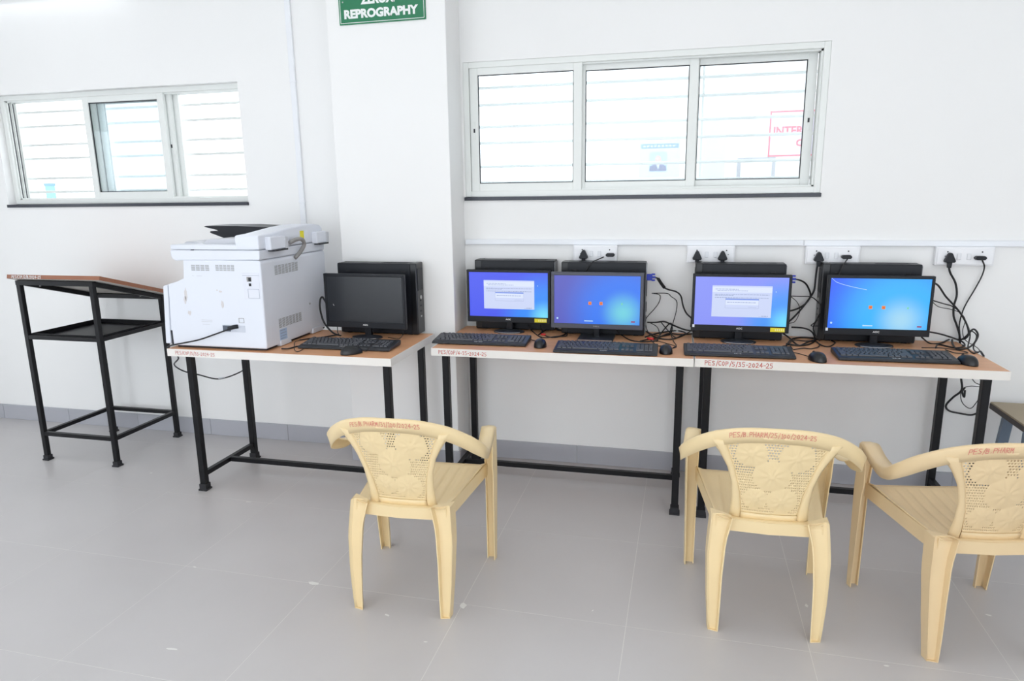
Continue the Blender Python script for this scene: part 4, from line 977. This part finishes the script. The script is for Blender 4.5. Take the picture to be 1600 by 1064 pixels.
    if sticker:
        bm = bmesh.new(); box(bm, a-.083, a-.018, -.0127, -.0118, z0+.006, z0+.026); s = obj('yellow_sticker', bm, M_YEL, t)
        bm = bmesh.new()
        for k in range(5): box(bm, a-.062+k*.009, a-.057+k*.009, -.0132, -.0126, z0+.011, z0+.021)
        obj('sticker_print', bm, mat('yellow_print', srgb(250, 246, 170), .6), s)['kind'] = 'stuff'
    if kind == 'dialog' and not small or kind == 'login' and small:
        bm = bmesh.new(); box(bm, -a+.006, -a+.016, -.0127, -.0118, z0+.018, z0+.032); obj('small_sticker', bm, M_STICKW, t)
    # stand
    bm = bmesh.new(); w_ = .017 if round_base else .014
    prism(bm, [(-w_, .006), (w_, .006), (w_*1.05, .10), (-w_*1.05, .10)], 'y', .010, .034); obj('neck', bm, bz_m if round_base else M_BLACKP, t, bevel=.003)
    bm = bmesh.new()
    if round_base: lathe(bm, [(.080, 0), (.083, .003), (.079, .007), (.05, .011), (.017, .014)], 0, 0, 36, 1.0, .68)
    else: box(bm, -.088, .088, -.07, .09, 0, .010, bev=.003)
    bo = obj('base', bm, mat('base_charcoal', srgb(52, 55, 62), .3), t, smooth=round_base)
    if round_base:
        bm = bmesh.new()
        arc = [(.0805*math.cos(k), .0805*.68*math.sin(k), .0045) for k in [math.radians(a_) for a_ in range(215, 330, 5)]]
        tube(bm, arc, .0022, 6); obj('base_trim', bm, M_CHROME, bo)
    else:
        bm = bmesh.new(); box(bm, -.084, .084, -.072, -.068, .003, .008); obj('base_trim', bm, M_CHROME, bo)
    return t
S1 = screen_mat('screen_blue', srgb(66, 84, 240), srgb(44, 140, 250), srgb(120, 225, 250), .19, .085, .27, 1.0)
S2 = screen_mat('screen_dim_blue', srgb(84, 88, 190), srgb(40, 118, 242), srgb(110, 210, 225), .13, .135, .34, 1.0)
S3 = screen_mat('screen_pale_blue', srgb(136, 148, 248), srgb(70, 152, 250), srgb(110, 220, 255), .20, .105, .24, 1.0)
S4 = screen_mat('screen_bright_blue', srgb(30, 92, 248), srgb(44, 180, 255), srgb(165, 218, 245), .10, .125, .36, 1.0)
monitor('switched-off black monitor beside the copier', -.802, 1.010, math.radians(-2), M_OFFSCR, 'off', 'AOC')
monitor('monitor next to the pillar showing a grey dialog on deep blue', -.117, 1.280, 0, S1, 'dialog', 'AOC', sticker=True, small=True)
monitor('grey-framed monitor on a square base with two small orange icons', .355, 1.188, 0, S2, 'login', 'DELL', bezel=M_DELL, round_base=False, Wd=.455, H=.281, bs=.016, bb=.024)
monitor('monitor showing a large dialog on pale violet blue', 1.035, 1.227, 0, S3, 'dialog', 'AOC', sticker=True)
monitor('rightmost monitor with the brightest blue screen and white arc', 1.638, 1.245, math.radians(1), S4, 'login', 'AOC', small=True)

# ------------------------------------------------------------------ keyboards
def make_keys():
    bm = bmesh.new(); p = .0190
    def key(x, y, w_, d=.016):
        z = .016 + y*.085; g = .0012
        a = [(x+g, y+g, z-.004), (x+w_-g, y+g, z-.004), (x+w_-g, y+d-g, z-.003), (x+g, y+d-g, z-.003)]
        b = [(x+g+.002, y+g+.0015, z+.004), (x+w_-g-.002, y+g+.0015, z+.004), (x+w_-g-.002, y+d-g-.002, z+.0055), (x+g+.002, y+d-g-.002, z+.0055)]
        A = [bm.verts.new(v) for v in a]; B = [bm.verts.new(v) for v in b]; bm.faces.new(B)
        for k in range(4): bm.faces.new((A[k], A[(k+1) % 4], B[(k+1) % 4], B[k]))
    x0 = -.222
    rows = [[1.25, 1.25, 1.25, 6.25, 1.25, 1.25, 1.25, 1.25], [2.25]+[1]*10+[2.75], [1.75]+[1]*11+[2.25], [1.5]+[1]*12+[1.5], [1]*13+[2]]
    for r, row in enumerate(rows):
        x = x0; y = .030 + r*.0185
        for w_ in row: key(x, y, w_*p); x += w_*p
        if r == 0: ks = [0, 1, 2]
        elif r == 1: ks = [1]
        elif r == 2: ks = []
        else: ks = [0, 1, 2]
        for k in ks: key(x0+.293+k*p, y, p)
        for k in ([0, 1, 2, 3] if r else [0, 2, 3]): key(x0+.359+k*p, y, p*(2 if (r == 0 and k == 0) else 1))
    for k in range(15): key(x0 + k*p + (k > 0)*.012 + (k > 4)*.009, .1275, p*.95, .013)
    return bm
kb_me = None
def keyboard(label, x, y, rz, txt, ctl=None):
    """x, y: middle of the front edge"""
    t = thing('keyboard', label, 'keyboard', (x, y, ZD), rz, 'black full-size keyboards')
    a = .2345
    bm = bmesh.new()
    prof = [(0, .003), (.002, .010), (.012, .0145), (.026, .0165), (.148, .0275), (.156, .0265), (.158, .012), (.154, .003)]
    prism(bm, prof, 'x', -a, a); body_ = obj('body', bm, M_KEYB, t, bevel=.004)
    k = obj('keys', make_keys(), M_KEY, t); k['kind'] = 'stuff'
    bm = bmesh.new(); u = hand_text(bm, txt, lambda u, v: (-.02+u*.011, .0125+v*.0085, .0158+v*.0010), wd=.2); obj('marker_writing', bm, M_WMARK, t)
    for x_ in (-a+.04, a-.04):
        bm = bmesh.new(); box(bm, x_-.012, x_+.012, .13, .15, 0, .006); obj('foot', bm, M_RUBBER, t)
        bm = bmesh.new(); box(bm, x_-.012, x_+.012, .012, .022, 0, .005); obj('foot', bm, M_RUBBER, t)
    bm = bmesh.new(); tube(bm, catmull([(.02, .155, .014), (.03, .175, .006), (.06, .195, .003), (.11, .21, .003)], 5), .002, 6); obj('lead', bm, M_CABLE, t)
    return t
keyboard('black keyboard in front of the switched-off monitor', -.790, .714, math.radians(1.5), 'CC/2P')
keyboard('black keyboard overhanging the desk end next to the pillar', -.186, .930, math.radians(1.5), 'CC-32')
keyboard('black keyboard in front of the grey-framed monitor', .431, .846, math.radians(.8), 'CCPL')
keyboard('black keyboard below the pale violet blue screen', 1.015, .892, math.radians(1.2), 'CC-1')
keyboard('black keyboard at the right end of the desks', 1.655, .920, math.radians(1.5), 'CC-5')

# ------------------------------------------------------------------ mice
def mouse(label, x, y, rz, lead):
    t = thing('mouse', label, 'mouse', (x, y, ZD), rz, 'black computer mice')
    bm = bmesh.new()
    def f(u, v):
        a = 2*PI*u; ph = v*PI/2; L, Wm, Hm = .052, .030, .036
        c = math.cos(ph)**.75; yy = L*math.sin(a)*c; xx = Wm*math.cos(a)*c*(1-.12*math.sin(a)); zz = .003+Hm*math.sin(ph)*(1-.18*math.sin(a)*c)
        return (xx, yy, zz)
    grid(bm, 28, 9, f); bmesh.ops.remove_doubles(bm, verts=bm.verts, dist=1e-5)
    bot = [bm.verts.new((.030*math.cos(2*PI*k/28)*(1-.12*math.sin(2*PI*k/28)), .052*math.sin(2*PI*k/28), .0005)) for k in range(28)]
    bm.faces.new(bot)
    obj('shell', bm, M_BLACKG, t, smooth=True)
    bm = bmesh.new(); lathe(bm, [(.008, -.003), (.009, -.0015), (.009, .0015), (.008, .003)], 0, 0, 14); wl = obj('scroll_wheel', bm, M_RUBBER, t); wl.rotation_euler = (0, PI/2, 0); wl.location = (0, .026, .028)
    bm = bmesh.new(); tube(bm, [(0, .046, .016), (0, .034, .0275), (0, .012, .0368)], .0006, 4); obj('button_split', bm, M_DARK, t)
    if lead:
        bm = bmesh.new(); tube(bm, catmull([(0, .050, .008)] + lead, 6), .0017, 6); obj('lead', bm, M_CABLE, t)
    return t
mouse('black mouse at the front edge beside the copier-desk keyboard', -.716, .660, math.radians(-48), [(.005, .07, .006), (.02, .085, .03), (.03, .105, .036), (.02, .14, .036)])
mouse('black mouse between the first two keyboards', .114, .968, math.radians(4), [(-.01, .07, .004), (-.04, .11, .003), (-.09, .17, .003), (-.10, .25, .003)])
mouse('black mouse between the grey-framed and the violet screen keyboards', .700, .942, math.radians(2), [(.005, .065, .004), (.03, .08, .003), (.05, .12, .003), (.01, .18, .003), (-.04, .24, .003)])
mouse('black mouse left of the rightmost keyboard', 1.332, .905, math.radians(22), [(-.002, .07, .004), (-.01, .12, .003), (-.03, .18, .003), (-.02, .26, .003), (.05, .30, .003)])
mouse('black mouse near the right corner of the desks', 1.920, .955, math.radians(18), [(-.003, .066, .004), (-.02, .085, .003), (-.05, .08, .003), (-.07, .05, .003)])
